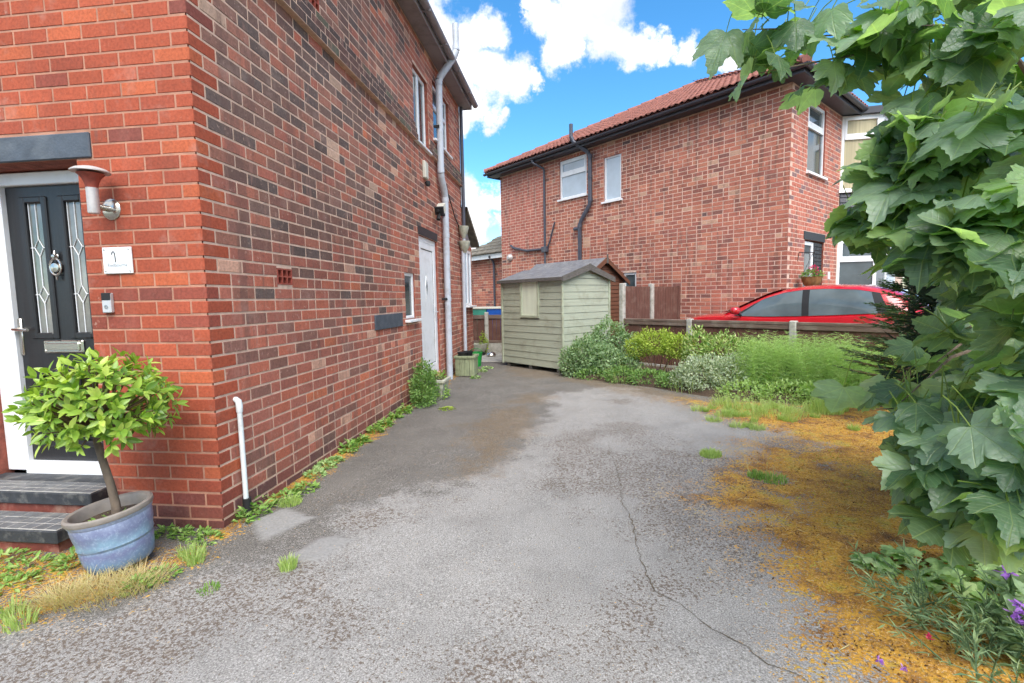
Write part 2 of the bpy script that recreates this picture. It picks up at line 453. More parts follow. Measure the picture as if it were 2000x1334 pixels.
# ------------------------------------------------------------------ mesh helpers
class MB:
    def __init__(s):
        s.v, s.f, s.mi = [], [], []

    def add(s, vs, fs, mi=0):
        o = len(s.v)
        s.v += [tuple(p) for p in vs]
        s.f += [tuple(i + o for i in f) for f in fs]
        s.mi += [mi] * len(fs)
        return s

    def box(s, x0, x1, y0, y1, z0, z1, mi=0):
        return s.hexa([(x0, y0, z0), (x1, y0, z0), (x1, y1, z0), (x0, y1, z0), (x0, y0, z1), (x1, y0, z1), (x1, y1, z1), (x0, y1, z1)], mi)

    def hexa(s, p, mi=0):
        return s.add(p, [(0, 3, 2, 1), (4, 5, 6, 7), (0, 1, 5, 4), (1, 2, 6, 5), (2, 3, 7, 6), (3, 0, 4, 7)], mi)

    def cbox(s, x0, x1, y0, y1, z0, z1, b=0.006, mi=0):
        """box with chamfered vertical and horizontal edges (all twelve)"""
        vs, idx = [], {}
        X, Y, Z = (x0, x1), (y0, y1), (z0, z1)
        for i in (0, 1):
            for j in (0, 1):
                for k in (0, 1):
                    sx, sy, sz = (1, -1)[i] * b, (1, -1)[j] * b, (1, -1)[k] * b
                    for a, p in enumerate(((X[i], Y[j] + sy, Z[k] + sz), (X[i] + sx, Y[j], Z[k] + sz), (X[i] + sx, Y[j] + sy, Z[k]))):
                        idx[(i, j, k, a)] = len(vs)
                        vs.append(p)
        fs = []
        q = lambda *t: fs.append(tuple(idx[x] for x in t))
        for i in (0, 1):
            o = [(0, 0), (0, 1), (1, 1), (1, 0)] if i == 0 else [(0, 0), (1, 0), (1, 1), (0, 1)]
            q(*[(i, j, k, 0) for k, j in [(b_, a_) for a_, b_ in o]])
            q(*[(j, i, k, 1) for j, k in ([(0, 0), (1, 0), (1, 1), (0, 1)] if i == 0 else [(0, 0), (0, 1), (1, 1), (1, 0)])])
            q(*[(j, k, i, 2) for j, k in ([(0, 0), (0, 1), (1, 1), (1, 0)] if i == 0 else [(0, 0), (1, 0), (1, 1), (0, 1)])])
        for i in (0, 1):
            for j in (0, 1):
                q((i, j, 0, 0), (i, j, 1, 0), (i, j, 1, 1), (i, j, 0, 1))
                q((i, 0, j, 0), (i, 1, j, 0), (i, 1, j, 2), (i, 0, j, 2))
                q((0, i, j, 1), (1, i, j, 1), (1, i, j, 2), (0, i, j, 2))
                for k in (0, 1):
                    q((i, j, k, 0), (i, j, k, 1), (i, j, k, 2))
        return s.add(vs, fs, mi)

    def tube(s, pts, rad, n=10, mi=0, cap=True):
        pts = [Vector(p) for p in pts]
        rs = rad if isinstance(rad, (list, tuple)) else [rad] * len(pts)
        rings, prevx = [], None
        for i, p in enumerate(pts):
            d = (pts[min(i + 1, len(pts) - 1)] - pts[max(i - 1, 0)])
            d = d.normalized() if d.length > 1e-9 else Vector((0, 0, 1))
            if prevx is None:
                a = Vector((0, 0, 1)) if abs(d.z) < 0.9 else Vector((1, 0, 0))
                x = d.cross(a).normalized()
            else:
                x = (prevx - d * prevx.dot(d)).normalized()
            y = d.cross(x)
            prevx = x
            rings.append([p + (x * math.cos(2 * math.pi * k / n) + y * math.sin(2 * math.pi * k / n)) * rs[i] for k in range(n)])
        vs = [v for r in rings for v in r]
        fs = []
        for i in range(len(rings) - 1):
            for k in range(n):
                a, b = i * n + k, i * n + (k + 1) % n
                fs.append((a, b, b + n, a + n))
        if cap:
            fs.append(tuple(reversed(range(n))))
            fs.append(tuple(range((len(rings) - 1) * n, len(rings) * n)))
        return s.add(vs, fs, mi)

    def lathe(s, prof, c=(0, 0, 0), n=32, mi=0, axis='Z', wob=None):
        vs, fs = [], []
        for (r, z) in prof:
            for k in range(n):
                a = 2 * math.pi * k / n
                rr = r * (1 + (wob(a, z) if wob else 0))
                p = (rr * math.cos(a), rr * math.sin(a), z)
                if axis == 'Y':
                    p = (p[0], p[2], p[1])
                elif axis == 'X':
                    p = (p[2], p[0], p[1])
                vs.append((c[0] + p[0], c[1] + p[1], c[2] + p[2]))
        for i in range(len(prof) - 1):
            for k in range(n):
                a, b = i * n + k, i * n + (k + 1) % n
                fs.append((a, b, b + n, a + n))
        return s.add(vs, fs, mi)

    def prism(s, poly, f0, f1, mi=0):
        """poly: 2D points; f0/f1 map (u, v) to the two faces"""
        n = len(poly)
        vs = [f0(*p) for p in poly] + [f1(*p) for p in poly]
        fs = [tuple(range(n)), tuple(reversed(range(n, 2 * n)))]
        fs += [(i, i + n, (i + 1) % n + n, (i + 1) % n) for i in range(n)]
        return s.add(vs, fs, mi)

    def build(s, name, mats, parent=None, smooth=False, fix=True):
        me = bpy.data.meshes.new(name)
        me.from_pydata(s.v, [], s.f)
        mats = mats if isinstance(mats, (list, tuple)) else [mats]
        for m in mats:
            me.materials.append(MT[m] if isinstance(m, str) else m)
        if len(mats) > 1:
            me.polygons.foreach_set('material_index', s.mi)
        me.update()
        if fix:
            import bmesh
            bm = bmesh.new()
            bm.from_mesh(me)
            bmesh.ops.recalc_face_normals(bm, faces=bm.faces)
            bm.to_mesh(me)
            bm.free()
        if smooth:
            me.polygons.foreach_set('use_smooth', [True] * len(me.polygons))
            if smooth != 'all':
                me.set_sharp_from_angle(angle=R(38))
        return link(name, me, parent)


def link(name, me, parent=None):
    o = bpy.data.objects.new(name, me)
    COL.objects.link(o)
    if parent is not None:
        o.parent = parent
        if parent.get('_w'):
            o.matrix_parent_inverse = Matrix.Translation(-Vector(parent.location))
    return o


def tag(o, label=None, cat=None, group=None, kind=None):
    if label:
        o['label'] = label
    if cat:
        o['category'] = cat
    if group:
        o['group'] = group
    if kind:
        o['kind'] = kind
    return o


def thing(name, label, cat, loc=(0, 0, 0), rotz=0.0, group=None, world=False):
    """Empty at the base of a thing; world=True: its parts are given in world coordinates."""
    o = bpy.data.objects.new(name, None)
    COL.objects.link(o)
    o.empty_display_size = 0.2
    o.location = loc
    o.rotation_euler = (0, 0, rotz)
    if world:
        o['_w'] = 1
    return tag(o, label, cat, group)


def raw_mesh(name, V, F, mats, rnd=None, uv=None, col=None, smooth=False):
    """V (n,3), F (m,k) constant-size faces, fast path"""
    me = bpy.data.meshes.new(name)
    V = np.ascontiguousarray(V, dtype=np.float32)
    F = np.ascontiguousarray(F, dtype=np.int32)
    m, k = F.shape
    me.vertices.add(len(V))
    me.vertices.foreach_set('co', V.ravel())
    me.loops.add(m * k)
    me.loops.foreach_set('vertex_index', F.ravel())
    me.polygons.add(m)
    me.polygons.foreach_set('loop_start', np.arange(0, m * k, k, dtype=np.int32))
    me.update(calc_edges=True)
    me.validate()
    for q in (mats if isinstance(mats, (list, tuple)) else [mats]):
        me.materials.append(MT[q])
    if rnd is not None:
        a = me.attributes.new('rnd', 'FLOAT', 'POINT')
        a.data.foreach_set('value', np.ascontiguousarray(rnd, dtype=np.float32))
    if col is not None:
        a = me.attributes.new('col', 'FLOAT_COLOR', 'POINT')
        a.data.foreach_set('color', np.ascontiguousarray(col, dtype=np.float32).ravel())
    if uv is not None:
        u = me.uv_layers.new(name='UVMap')
        u.data.foreach_set('uv', np.ascontiguousarray(uv[F.ravel()], dtype=np.float32).ravel())
    me.polygons.foreach_set('use_smooth', np.full(m, bool(smooth)))
    return me


def frames(T, N):
    """rotation matrices whose +Y is T and +Z is near N; arrays (k,3)"""
    T = T / np.linalg.norm(T, axis=1, keepdims=True)
    X = np.cross(T, N)
    X /= np.linalg.norm(X, axis=1, keepdims=True) + 1e-9
    Z = np.cross(X, T)
    return np.stack([X, T, Z], axis=2)


def spray(tv, tf, Rm, P, scale):
    """instances of a template as arrays"""
    k, n = len(P), len(tv)
    V = np.einsum('kij,nj->kni', Rm, tv) * np.asarray(scale).reshape(k, 1, 1) + P[:, None, :]
    F = (tf[None] + (np.arange(k) * n)[:, None, None]).reshape(-1, tf.shape[1])
    return V.reshape(-1, 3), F


# leaf templates: base at the origin, tip along +Y, upper side +Z
def oval_leaf(w=0.2, fold=0.06, droop=0.12):
    ys = [0.0, 0.22, 0.5, 0.78, 1.0]
    ws = [0.0, 0.8, 1.0, 0.66, 0.0]
    v = []
    for y, a in zip(ys, ws):
        v.append((0, y, -droop * y * y))
    for sgn in (-1, 1):
        for y, a in list(zip(ys, ws))[1:4]:
            v.append((sgn * w * a, y, fold * a - droop * y * y))
    f = []
    for b, sg in ((5, 0), (8, 1)):
        t = [(0, b, 1), (1, b, b + 1), (1, b + 1, 2), (2, b + 1, b + 2), (2, b + 2, 3), (3, b + 2, 4)]
        f += [x if sg else tuple(reversed(x)) for x in t]
    return np.array(v, float), np.array(f)


LEAF_SM = (np.array([(0, 0, 0), (0.24, 0.45, 0.05), (0, 1, -0.08), (-0.24, 0.45, 0.05)], float), np.array([(0, 1, 2), (0, 2, 3)]))
LEAF_NARROW = (np.array([(0, 0, 0), (0.07, 0.45, 0.02), (0, 1, -0.1), (-0.07, 0.45, 0.02)], float), np.array([(0, 1, 2), (0, 2, 3)]))
LEAF_OVAL = oval_leaf()


def syc_leaf(seed=0):
    r = random.Random(seed)
    half = [(0.0, 1.0), (.06, .93), (.12, .90), (.14, .83), (.21, .80), (.22, .72), (.28, .66), (.29, .59), (.38, .64), (.45, .63), (.52, .67), (.61, .65), (.60, .56), (.65, .49), (.60, .42), (.61, .36), (.54, .30), (.60, .28), (.67, .22), (.60, .15), (.59, .08), (.48, .03), (.41, -.06), (.26, -.12), (.12, -.09)]
    out = half + [(0.0, 0.0)] + [(-x, y) for x, y in reversed(half[1:])]
    out = [(x + r.uniform(-.015, .015), y + r.uniform(-.015, .015)) for x, y in out]
    c = np.array((0, 0.30))

    def z(x, y):
        a = math.atan2(abs(x), y + 0.02)
        rr = math.hypot(x, y)
        ridge = min(abs(a - 0), abs(a - R(40)), abs(a - R(72)))
        bend = (0.30, 0.62, 0.95, 0.15, .5)[seed % 5]
        return 0.16 * ridge * rr - bend * 0.55 * rr * rr + 0.035 * math.sin(8 * x + 2 * seed) + 0.03 * math.sin(9 * y + seed) + (-0.35, 0.30, -0.1, 0.5, -.2)[seed % 5] * x * x

    v = [(0, 0.28, z(0, .28))]
    n = len(out)
    for k in (0.5, 1.0):
        for x, y in out:
            px, py = c[0] + (x - c[0]) * k, 0.28 + (y - 0.28) * k
            v.append((px, py, z(px, py)))
    f = []
    for i in range(n):
        j = (i + 1) % n
        f.append((0, 1 + j, 1 + i))
        f.append((1 + i, 1 + j, 1 + n + j))
        f.append((1 + i, 1 + n + j, 1 + n + i))
    v = np.array(v, float)
    uv = np.stack([v[:, 0] + 0.5, v[:, 1]], axis=1)
    return v, np.array(f), uv


SYCS = [syc_leaf(i) for i in range(5)]


def fbm(x, y, scale, octv=4, seed=0):
    """value noise on arrays"""
    tot, amp, s_ = np.zeros_like(x, dtype=float), 1.0, 0.0
    for o in range(octv):
        g = np.random.default_rng(seed * 17 + o).random((256, 256))
        fx, fy = x * scale * 2 ** o, y * scale * 2 ** o
        ix, iy = np.floor(fx).astype(int), np.floor(fy).astype(int)
        tx, ty = fx - ix, fy - iy
        tx, ty = tx * tx * (3 - 2 * tx), ty * ty * (3 - 2 * ty)
        a, b = g[ix % 256, iy % 256], g[(ix + 1) % 256, iy % 256]
        c, d = g[ix % 256, (iy + 1) % 256], g[(ix + 1) % 256, (iy + 1) % 256]
        tot += amp * ((a * (1 - tx) + b * tx) * (1 - ty) + (c * (1 - tx) + d * tx) * ty)
        s_ += amp
        amp *= 0.55
    return tot / s_


def poly_sd(px, py, poly):
    """signed distance to a polygon, positive inside"""
    d = np.full(px.shape, 1e9)
    ins = np.zeros(px.shape, bool)
    n = len(poly)
    for i in range(n):
        (ax, ay), (bx, by) = poly[i], poly[(i + 1) % n]
        ex, ey = bx - ax, by - ay
        t = np.clip(((px - ax) * ex + (py - ay) * ey) / (ex * ex + ey * ey + 1e-12), 0, 1)
        d = np.minimum(d, np.hypot(px - ax - t * ex, py - ay - t * ey))
        cond = (ay > py) != (by > py)
        with np.errstate(divide='ignore', invalid='ignore'):
            xi = ax + (py - ay) * ex / (ey if ey else 1e-12)
        ins ^= cond & (px < xi)
    return np.where(ins, d, -d)


def sstep(a, b, x):
    t = np.clip((x - a) / (b - a), 0, 1)
    return t * t * (3 - 2 * t)


# ------------------------------------------------------------------ ground
def ground_z(x, y):
    x, y = np.asarray(x, float), np.asarray(y, float)
    return 0.03 * sstep(3.0, 9.0, y) - 0.012


gm = NT('garden_ground')
gm.base(gm.ramp(gm.noise(0.6, 6.0, 0.7), [(0.3, lin(92, 92, 76)), (0.6, lin(118, 116, 104)), (0.8, lin(96, 112, 66))]))
gm.rough(0.95)
MT['ground'] = gm.m
tag(MB().add([(-300, -300, -0.06), (300, -300, -0.06), (300, 300, -0.06), (-300, 300, -0.06)], [(0, 1, 2, 3)]).build('ground', 'ground'), kind='structure')

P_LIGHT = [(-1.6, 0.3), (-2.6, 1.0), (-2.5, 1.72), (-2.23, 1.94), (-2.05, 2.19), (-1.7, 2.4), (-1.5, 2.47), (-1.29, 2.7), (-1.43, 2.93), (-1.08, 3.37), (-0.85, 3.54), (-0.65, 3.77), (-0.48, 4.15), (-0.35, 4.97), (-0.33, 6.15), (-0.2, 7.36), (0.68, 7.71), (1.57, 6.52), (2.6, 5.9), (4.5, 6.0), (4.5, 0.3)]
P_MOSSR = [(1.51, 6.84), (1.92, 5.19), (1.42, 4.28), (0.78, 3.51), (0.93, 3.15), (1.02, 2.56), (1.11, 2.23), (1.11, 1.92), (1.08, 1.5), (1.2, 0.3), (4.5, 0.5), (5.5, 7.28), (3.18, 6.57)]
P_MOSSR2 = [(3.21, 5.56), (2.06, 4.6), (1.63, 3.62), (1.32, 2.91), (1.29, 2.4), (1.21, 1.95), (1.19, 1.2), (1.4, .3), (4.5, .5), (4.8, 6.32)]
P_MOSSL = [(-3.9, 2.5), (-2.08, 2.54), (-2.01, 2.32), (-2.05, 2.04), (-2.21, 1.8), (-2.48, 1.71), (-3.9, 1.7)]
P_BROWN = [(-1.38, 5.33), (-0.88, 7.14), (-0.2, 7.57), (-0.32, 5.38), (-0.46, 4.45), (-0.67, 3.88), (-0.9, 3.75)]
P_EDGE = [(-0.05, 9.25), (1.09, 7.81), (1.9, 6.53), (1.62, 5.95), (0.96, 6.82), (-0.13, 8.28)]
P_SHED = [(-1.5, 10.43), (-0.14, 9.13), (0.04, 8.28), (-1.06, 8.65)]
P_PATCH1 = [(-2.10, 2.86), (-2.0, 3.08), (-1.72, 2.95), (-1.87, 2.62)]
P_PATCH2 = [(-1.62, 2.42), (-1.52, 2.72), (-1.31, 2.71), (-1.40, 2.42)]
gx = np.concatenate([np.linspace(-9, -4, 12)[:-1], np.arange(-4, 4.2, 0.033), np.linspace(4.3, 9, 12)])
gy = np.concatenate([np.linspace(-6, 1.0, 14)[:-1], np.arange(1.0, 6.0, 0.030), np.arange(6.0, 12.0, 0.06), np.linspace(12.2, 16, 8)])
GX, GY = np.meshgrid(gx, gy, indexing='ij')
n1, n2, n3 = fbm(GX, GY, 1.6, 5, 1), fbm(GX, GY, 5.0, 4, 2), fbm(GX, GY, 14.0, 3, 3)
wob = (n1 - .5) * 0.7 + (n2 - .5) * 0.45 + (n3 - .5) * 0.22
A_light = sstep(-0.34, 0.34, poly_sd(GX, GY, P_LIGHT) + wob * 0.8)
mr1 = sstep(-0.62, 0.55, poly_sd(GX, GY, P_MOSSR) + wob * 0.9)
mr2 = sstep(-0.30, 0.55, poly_sd(GX, GY, P_MOSSR2) + wob * 0.8)
bare = sstep(0.52, 0.62, fbm(GX, GY, 1.9, 5, 9)) * sstep(2.2, 3.4, GY)
A_moss = np.clip(0.82 * mr1 + 0.45 * mr2, 0, 1.2) * (1 - 0.38 * bare)
A_moss = np.maximum(A_moss, 0.62 * sstep(-0.15, 0.3, poly_sd(GX, GY, P_MOSSL) + wob * 0.7))
A_brown = 0.9 * sstep(-0.35, 0.45, poly_sd(GX, GY, P_BROWN) + wob * 1.1)
A_brown = np.maximum(A_brown, 0.9 * sstep(-0.25, 0.2, poly_sd(GX, GY, P_EDGE) + wob * 0.6))
A_brown = np.maximum(A_brown, 0.8 * sstep(-0.25, 0.25, poly_sd(GX, GY, P_SHED) + wob * 0.6))
A_brown = np.maximum(A_brown, 0.45 * sstep(0.55, 0.75, fbm(GX, GY, 0.9, 4, 31)))
A_moss = np.maximum(A_moss, 0.75 * sstep(0.22, 0.0, np.abs(GX + 2.18) + wob * 0.35) * (GY > 2.6) * (GY < 9.8))
# pitted, worn areas come in clusters
A_pit = sstep(0.42, 0.72, fbm(GX, GY, 1.5, 4, 41))
A_patch = np.maximum(sstep(-0.016, 0.016, poly_sd(GX, GY, P_PATCH1) + (n3 - .5) * .04), sstep(-0.016, 0.016, poly_sd(GX, GY, P_PATCH2) + (n3 - .5) * .04))
A_moss *= (1 - A_patch)
GZ = ground_z(GX, GY) + (n1 - .5) * 0.012 + (n3 - .5) * 0.004 + A_moss * (0.004 + 0.016 * n3) + 0.006 * A_patch
ni, nj = GX.shape
ids = np.arange(ni * nj).reshape(ni, nj)
GF = np.stack([ids[:-1, :-1], ids[1:, :-1], ids[1:, 1:], ids[:-1, 1:]], axis=-1).reshape(-1, 4)


def drive_mat():
    m = NT('driveway_surface')
    light, moss, patch, brown, pit = [m.attr(k) for k in ('light', 'moss', 'patch', 'brown', 'pit')]
    sp1 = m.noise(150.0, 3.0, 0.7)
    sp2 = m.noise(62.0, 4.0, 0.7)
    big = m.noise(2.4, 6.0, 0.65)
    mid = m.noise(16.0, 5.0, 0.65)
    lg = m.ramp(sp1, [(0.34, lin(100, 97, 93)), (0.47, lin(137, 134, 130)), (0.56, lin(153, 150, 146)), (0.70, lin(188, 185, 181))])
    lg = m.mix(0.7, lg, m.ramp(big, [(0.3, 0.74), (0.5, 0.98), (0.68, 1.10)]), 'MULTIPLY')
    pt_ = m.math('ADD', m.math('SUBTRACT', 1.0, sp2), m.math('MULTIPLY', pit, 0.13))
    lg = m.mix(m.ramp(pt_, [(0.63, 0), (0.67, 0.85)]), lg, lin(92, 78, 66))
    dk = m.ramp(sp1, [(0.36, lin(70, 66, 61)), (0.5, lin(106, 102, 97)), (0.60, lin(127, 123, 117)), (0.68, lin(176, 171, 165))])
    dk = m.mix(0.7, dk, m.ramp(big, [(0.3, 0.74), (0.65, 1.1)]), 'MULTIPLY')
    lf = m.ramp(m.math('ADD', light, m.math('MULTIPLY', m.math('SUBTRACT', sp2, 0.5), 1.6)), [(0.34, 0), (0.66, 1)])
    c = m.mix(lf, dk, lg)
    bf = m.ramp(m.math('ADD', brown, m.math('ADD', m.math('MULTIPLY', m.math('SUBTRACT', mid, 0.5), 1.2), m.math('MULTIPLY', m.math('SUBTRACT', sp2, 0.5), 1.8))), [(0.46, 0), (1.0, 0.5)])
    c = m.mix(bf, c, m.ramp(sp1, [(0.36, lin(76, 58, 38)), (0.55, lin(122, 98, 64)), (0.68, lin(160, 138, 100))]))
    c = m.mix(patch, c, m.ramp(sp2, [(0.3, lin(126, 124, 121)), (0.7, lin(152, 150, 147))]))
    mo = m.ramp(m.noise(4.0, 4.0, 0.7), [(0.30, lin(100, 70, 40)), (0.42, lin(150, 106, 48)), (0.54, lin(184, 138, 54)), (0.70, lin(170, 150, 62))])
    mo = m.mix(0.9, mo, m.ramp(sp2, [(0.32, 0.35), (0.5, 1.0), (0.66, 1.4)]), 'MULTIPLY')
    mo = m.mix(m.ramp(m.noise(30.0, 3.0, 0.6), [(0.60, 0), (0.70, 0.7)]), mo, lin(92, 60, 38))
    mo = m.mix(m.ramp(sp1, [(0.58, 0), (0.66, 0.75)]), mo, lin(210, 192, 164))
    mk = m.math('ADD', moss, m.math('ADD', m.math('MULTIPLY', m.math('SUBTRACT', mid, 0.5), 0.7), m.math('MULTIPLY', m.math('SUBTRACT', sp2, 0.5), 2.6)))
    mf = m.ramp(mk, [(0.44, 0), (0.62, 1)])
    c = m.mix(mf, c, mo)
    m.base(c)
    m.rough(0.93)
    m.b.inputs['Specular IOR Level'].default_value = 0.25
    m.bump(m.math('ADD', m.math('MULTIPLY', sp1, 0.6), m.math('ADD', sp2, m.math('MULTIPLY', mf, m.math('MULTIPLY', sp2, 2.2)))), 0.5, 0.006)
    return m.m


MT['drive'] = drive_mat()
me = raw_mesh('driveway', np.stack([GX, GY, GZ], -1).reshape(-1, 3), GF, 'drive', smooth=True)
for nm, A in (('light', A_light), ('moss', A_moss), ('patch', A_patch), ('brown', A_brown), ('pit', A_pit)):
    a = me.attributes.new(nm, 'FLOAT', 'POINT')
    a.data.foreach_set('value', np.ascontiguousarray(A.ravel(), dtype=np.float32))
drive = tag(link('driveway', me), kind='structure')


def gz(x, y):
    """height of the driveway sheet at a point"""
    i = int(np.clip(np.searchsorted(gx, x), 0, ni - 1))
    j = int(np.clip(np.searchsorted(gy, y), 0, nj - 1))
    return float(GZ[i, j])


# the long crack: a jagged sunken line with earth in it
CR = [(0.36, 4.65), (0.38, 3.84), (0.35, 3.35), (0.39, 3.04), (0.37, 2.77), (0.38, 2.46), (0.4, 2.32), (0.52, 2.2), (0.58, 2.09), (0.68, 1.99), (0.74, 1.9), (0.9, 1.76), (1.1, 1.5)]
pts = []
for (a, b) in zip(CR[:-1], CR[1:]):
    L = math.dist(a, b)
    for k in range(max(2, int(L / 0.035))):
        t = k / max(2, int(L / 0.035))
        pts.append((a[0] + (b[0] - a[0]) * t + random.gauss(0, .006), a[1] + (b[1] - a[1]) * t + random.gauss(0, .004)))
mb = MB()
vs = []
for i, (x, y) in enumerate(pts):
    q = pts[min(i + 1, len(pts) - 1)]
    p = pts[max(i - 1, 0)]
    dx, dy = q[0] - p[0], q[1] - p[1]
    l = math.hypot(dx, dy)
    w = (0.0008 + 0.0030 * random.random()) * (0.9 if y < 3.4 else 0.5)
    z = gz(x, y) + 0.004
    vs += [(x - dy / l * w, y + dx / l * w, z), (x + dy / l * w, y - dx / l * w, z)]
mb.add(vs, [(2 * i, 2 * i + 1, 2 * i + 3, 2 * i + 2) for i in range(len(pts) - 1)])
MT['crack'] = plain('crack_earth', lin(96, 84, 66), 0.95, 0.3, 40, 0.2)
mb.build('crack', 'crack', drive)

# ------------------------------------------------------------------ brickwork
X0, Y0 = -2.222, 2.748
CO, CZ0, BH, JT = 0.088, 0.051, 0.0755, 0.0125


def clip_rects(rects, holes):
    out = []
    for (a, b, c, d) in rects:
        segs = [(a, b)]
        for (ha, hb, hc, hd) in holes:
            if min(d, hd) - max(c, hc) > 0.03:
                ns = []
                for (s0, s1) in segs:
                    if hb <= s0 or ha >= s1:
                        ns.append((s0, s1))
                        continue
                    if ha - s0 > 0.03:
                        ns.append((s0, ha))
                    if s1 - hb > 0.03:
                        ns.append((hb, s1))
                segs = ns
        out += [(s0, s1, c, d) for (s0, s1) in segs]
    return out


def brick_variants(name, mat):
    res = []
    for k in range(4):
        r = random.Random(k)
        j = lambda s: r.uniform(-s, s)
        v = []
        for (x, z) in ((-.5, -.5), (.5, -.5), (.5, .5), (-.5, .5)):
            v.append((x * 0.984 + j(.003), 0.0 + j(.0012), z * 0.945 + j(.012)))
        for (x, z) in ((-.5, -.5), (.5, -.5), (.5, .5), (-.5, .5)):
            v.append((x, -0.0024, z))
        for (x, z) in ((-.5, -.5), (.5, -.5), (.5, .5), (-.5, .5)):
            v.append((x, -0.05, z))
        f = [(0, 1, 2, 3)]
        for i in range(4):
            n = (i + 1) % 4
            f += [(4 + i, 4 + n, n, i), (8 + i, 8 + n, 4 + n, 4 + i)]
        me = bpy.data.meshes.new(name)
        me.from_pydata(v, [], f)
        me.materials.append(MT[mat])
        me.polygons.foreach_set('use_smooth', [False] * len(f))
        me.update()
        res.append(me)
    return res


BR_FRONT = brick_variants('brick', 'brick_obj')
BR_SIDE = brick_variants('brick', 'brick_side_obj')


def join_bricks(name, items, parent, mat='brick_att'):
    """items: (origin3, udir, ndir, halfwidth, halfheight, colour)"""
    V, C = [], []
    k = len(items)
    for (o, u, n, hw, hh, col) in items:
        o, u, n = np.array(o), np.array(u), np.array(n)
        hw = hw - .00125
        up = np.array((0, 0, 1.0))
        jt = rng.uniform(-.0018, .0018, 4)
        for ring, (sx, sz, dep) in enumerate(((0.984, 0.945, 0.0), (1, 1, -.0024), (1, 1, -.05))):
            for q, (x, z) in enumerate(((-1, -1), (1, -1), (1, 1), (-1, 1))):
                V.append(o + u * x * hw * sx + up * z * hh * sz + n * (dep + (jt[q] if ring == 0 else 0)))
        C += [col] * 12
    f = [(0, 1, 2, 3)]
    for i in range(4):
        n = (i + 1) % 4
        f += [(4 + i, 4 + n, n, i), (8 + i, 8 + n, 4 + n, 4 + i)]
    F = (np.array(f)[None] + (np.arange(k) * 12)[:, None, None]).reshape(-1, 4)
    me = raw_mesh(name, np.array(V), F, mat, col=np.array(C))
    o = link(name, me, parent)
    o['kind'] = 'stuff'
    return o


def screen_area(p, u, n, hw, hh):
    d = np.array(p) - CAM
    z = d @ fwd
    if z < 0.3:
        return 0
    sx, sy = (d @ rg2) / z * FPX, (d @ up2) / z * FPX
    if abs(sx) > 1010 or abs(sy) > 680:
        return 0
    face = -(d @ np.array(n)) / np.linalg.norm(d)
    return max(0, face) * hw * hh / (d @ d)


def wall_sheet(mb, u0, u1, z0, z1, holes, P, mi=0, reveal=0.12, rmi=None):
    """one skin of wall with openings; P(u, z, depth) -> point; reveals run inwards"""
    us = sorted({u0, u1, *[h[0] for h in holes], *[h[1] for h in holes]})
    zs = sorted({z0, z1, *[h[2] for h in holes], *[h[3] for h in holes]})
    us = [u for u in us if u0 <= u <= u1]
    zs = [z for z in zs if z0 <= z <= z1]
    for a, b in zip(us[:-1], us[1:]):
        for c, d in zip(zs[:-1], zs[1:]):
            mu, mz = (a + b) / 2, (c + d) / 2
            if any(h[0] < mu < h[1] and h[2] < mz < h[3] for h in holes):
                continue
            mb.add([P(a, c, 0), P(b, c, 0), P(b, d, 0), P(a, d, 0)], [(0, 1, 2, 3)], mi)
    for (a, b, c, d) in holes:
        r = rmi if rmi is not None else mi
        for q in (((a, c), (a, d)), ((b, c), (b, d)), ((a, c), (b, c)), ((a, d), (b, d))):
            mb.add([P(*q[0], 0), P(*q[1], 0), P(*q[1], reveal), P(*q[0], reveal)], [(0, 1, 2, 3)], r)


def pick(pal, r):
    t, acc = r.random() * sum(w for w, _ in pal), 0
    for w, c in pal:
        acc += w
        if t <= acc:
            k = 1 + r.uniform(-.10, .10)
            return tuple(min(1, x * k) for x in c[:3]) + (1.0,)
    return pal[-1][1]


PAL_FRONT = [(6, lin(163, 80, 57)), (5, lin(170, 84, 59)), (4, lin(156, 77, 57)), (1.5, lin(144, 74, 60)), (1.6, lin(179, 93, 62)), (.5, lin(130, 72, 62))]
PAL_DARK = [(3, lin(88, 74, 69)), (4, lin(102, 80, 72)), (4, lin(118, 85, 74)), (3, lin(134, 90, 76)), (2, lin(148, 92, 75)), (.4, lin(176, 104, 78)), (.3, lin(160, 132, 114))]
PAL_LOW = [(2, lin(118, 82, 72)), (5, lin(140, 86, 73)), (5, lin(150, 90, 75)), (3, lin(157, 90, 71)), (1.0, lin(168, 97, 71)), (.5, lin(104, 79, 71)), (.5, lin(176, 136, 116))]
def lift(pal, k):
    return [(w, tuple(min(.9, x * k) for x in c[:3]) + (1.0,)) for w, c in pal]


PAL_FAR = [(5, lin(150, 93, 78)), (5, lin(160, 97, 79)), (2, lin(132, 86, 74)), (1.2, lin(172, 108, 88)), (.8, lin(178, 138, 116)), (.4, lin(104, 78, 75))]

PAL_DARK, PAL_LOW, PAL_FAR = lift(PAL_DARK, 1.38), lift(PAL_LOW, 1.36), lift(PAL_FAR, 1.35)
# ---- left house: the near brick house with the front door and the long side wall
house = thing('brick_house', 'near red and purple brick house with black front door and long side wall', 'house', (X0 - 3.6, Y0 + 3.6, 0), world=True)
YB, ZE = 10.05, 5.34                 # back corner, height of the soffit
XL = -8.0
HF = [(-4.0, -3.035, -0.1, 2.345)]                                     # front door opening in x, z
HFL = [(-4.30, -2.92, 2.345, 2.502)]                                   # lintel
HS = [(6.38, 6.80, 1.17, 1.83), (7.06, 8.06, 0.20, 2.41), (7.05, 7.78, 3.78, 4.85), (8.08, 9.14, 4.10, 5.05), (3.49, 3.69, 1.575, 1.70), (4.16, 4.37, 4.02, 4.16)]
HSL = [(7.02, 8.10, 2.41, 2.55)]
EXT = 10.95                          # the single-storey rear part runs on to here


def Pf(u, z, d):
    return (u, Y0 + 0.0028 + d, z)


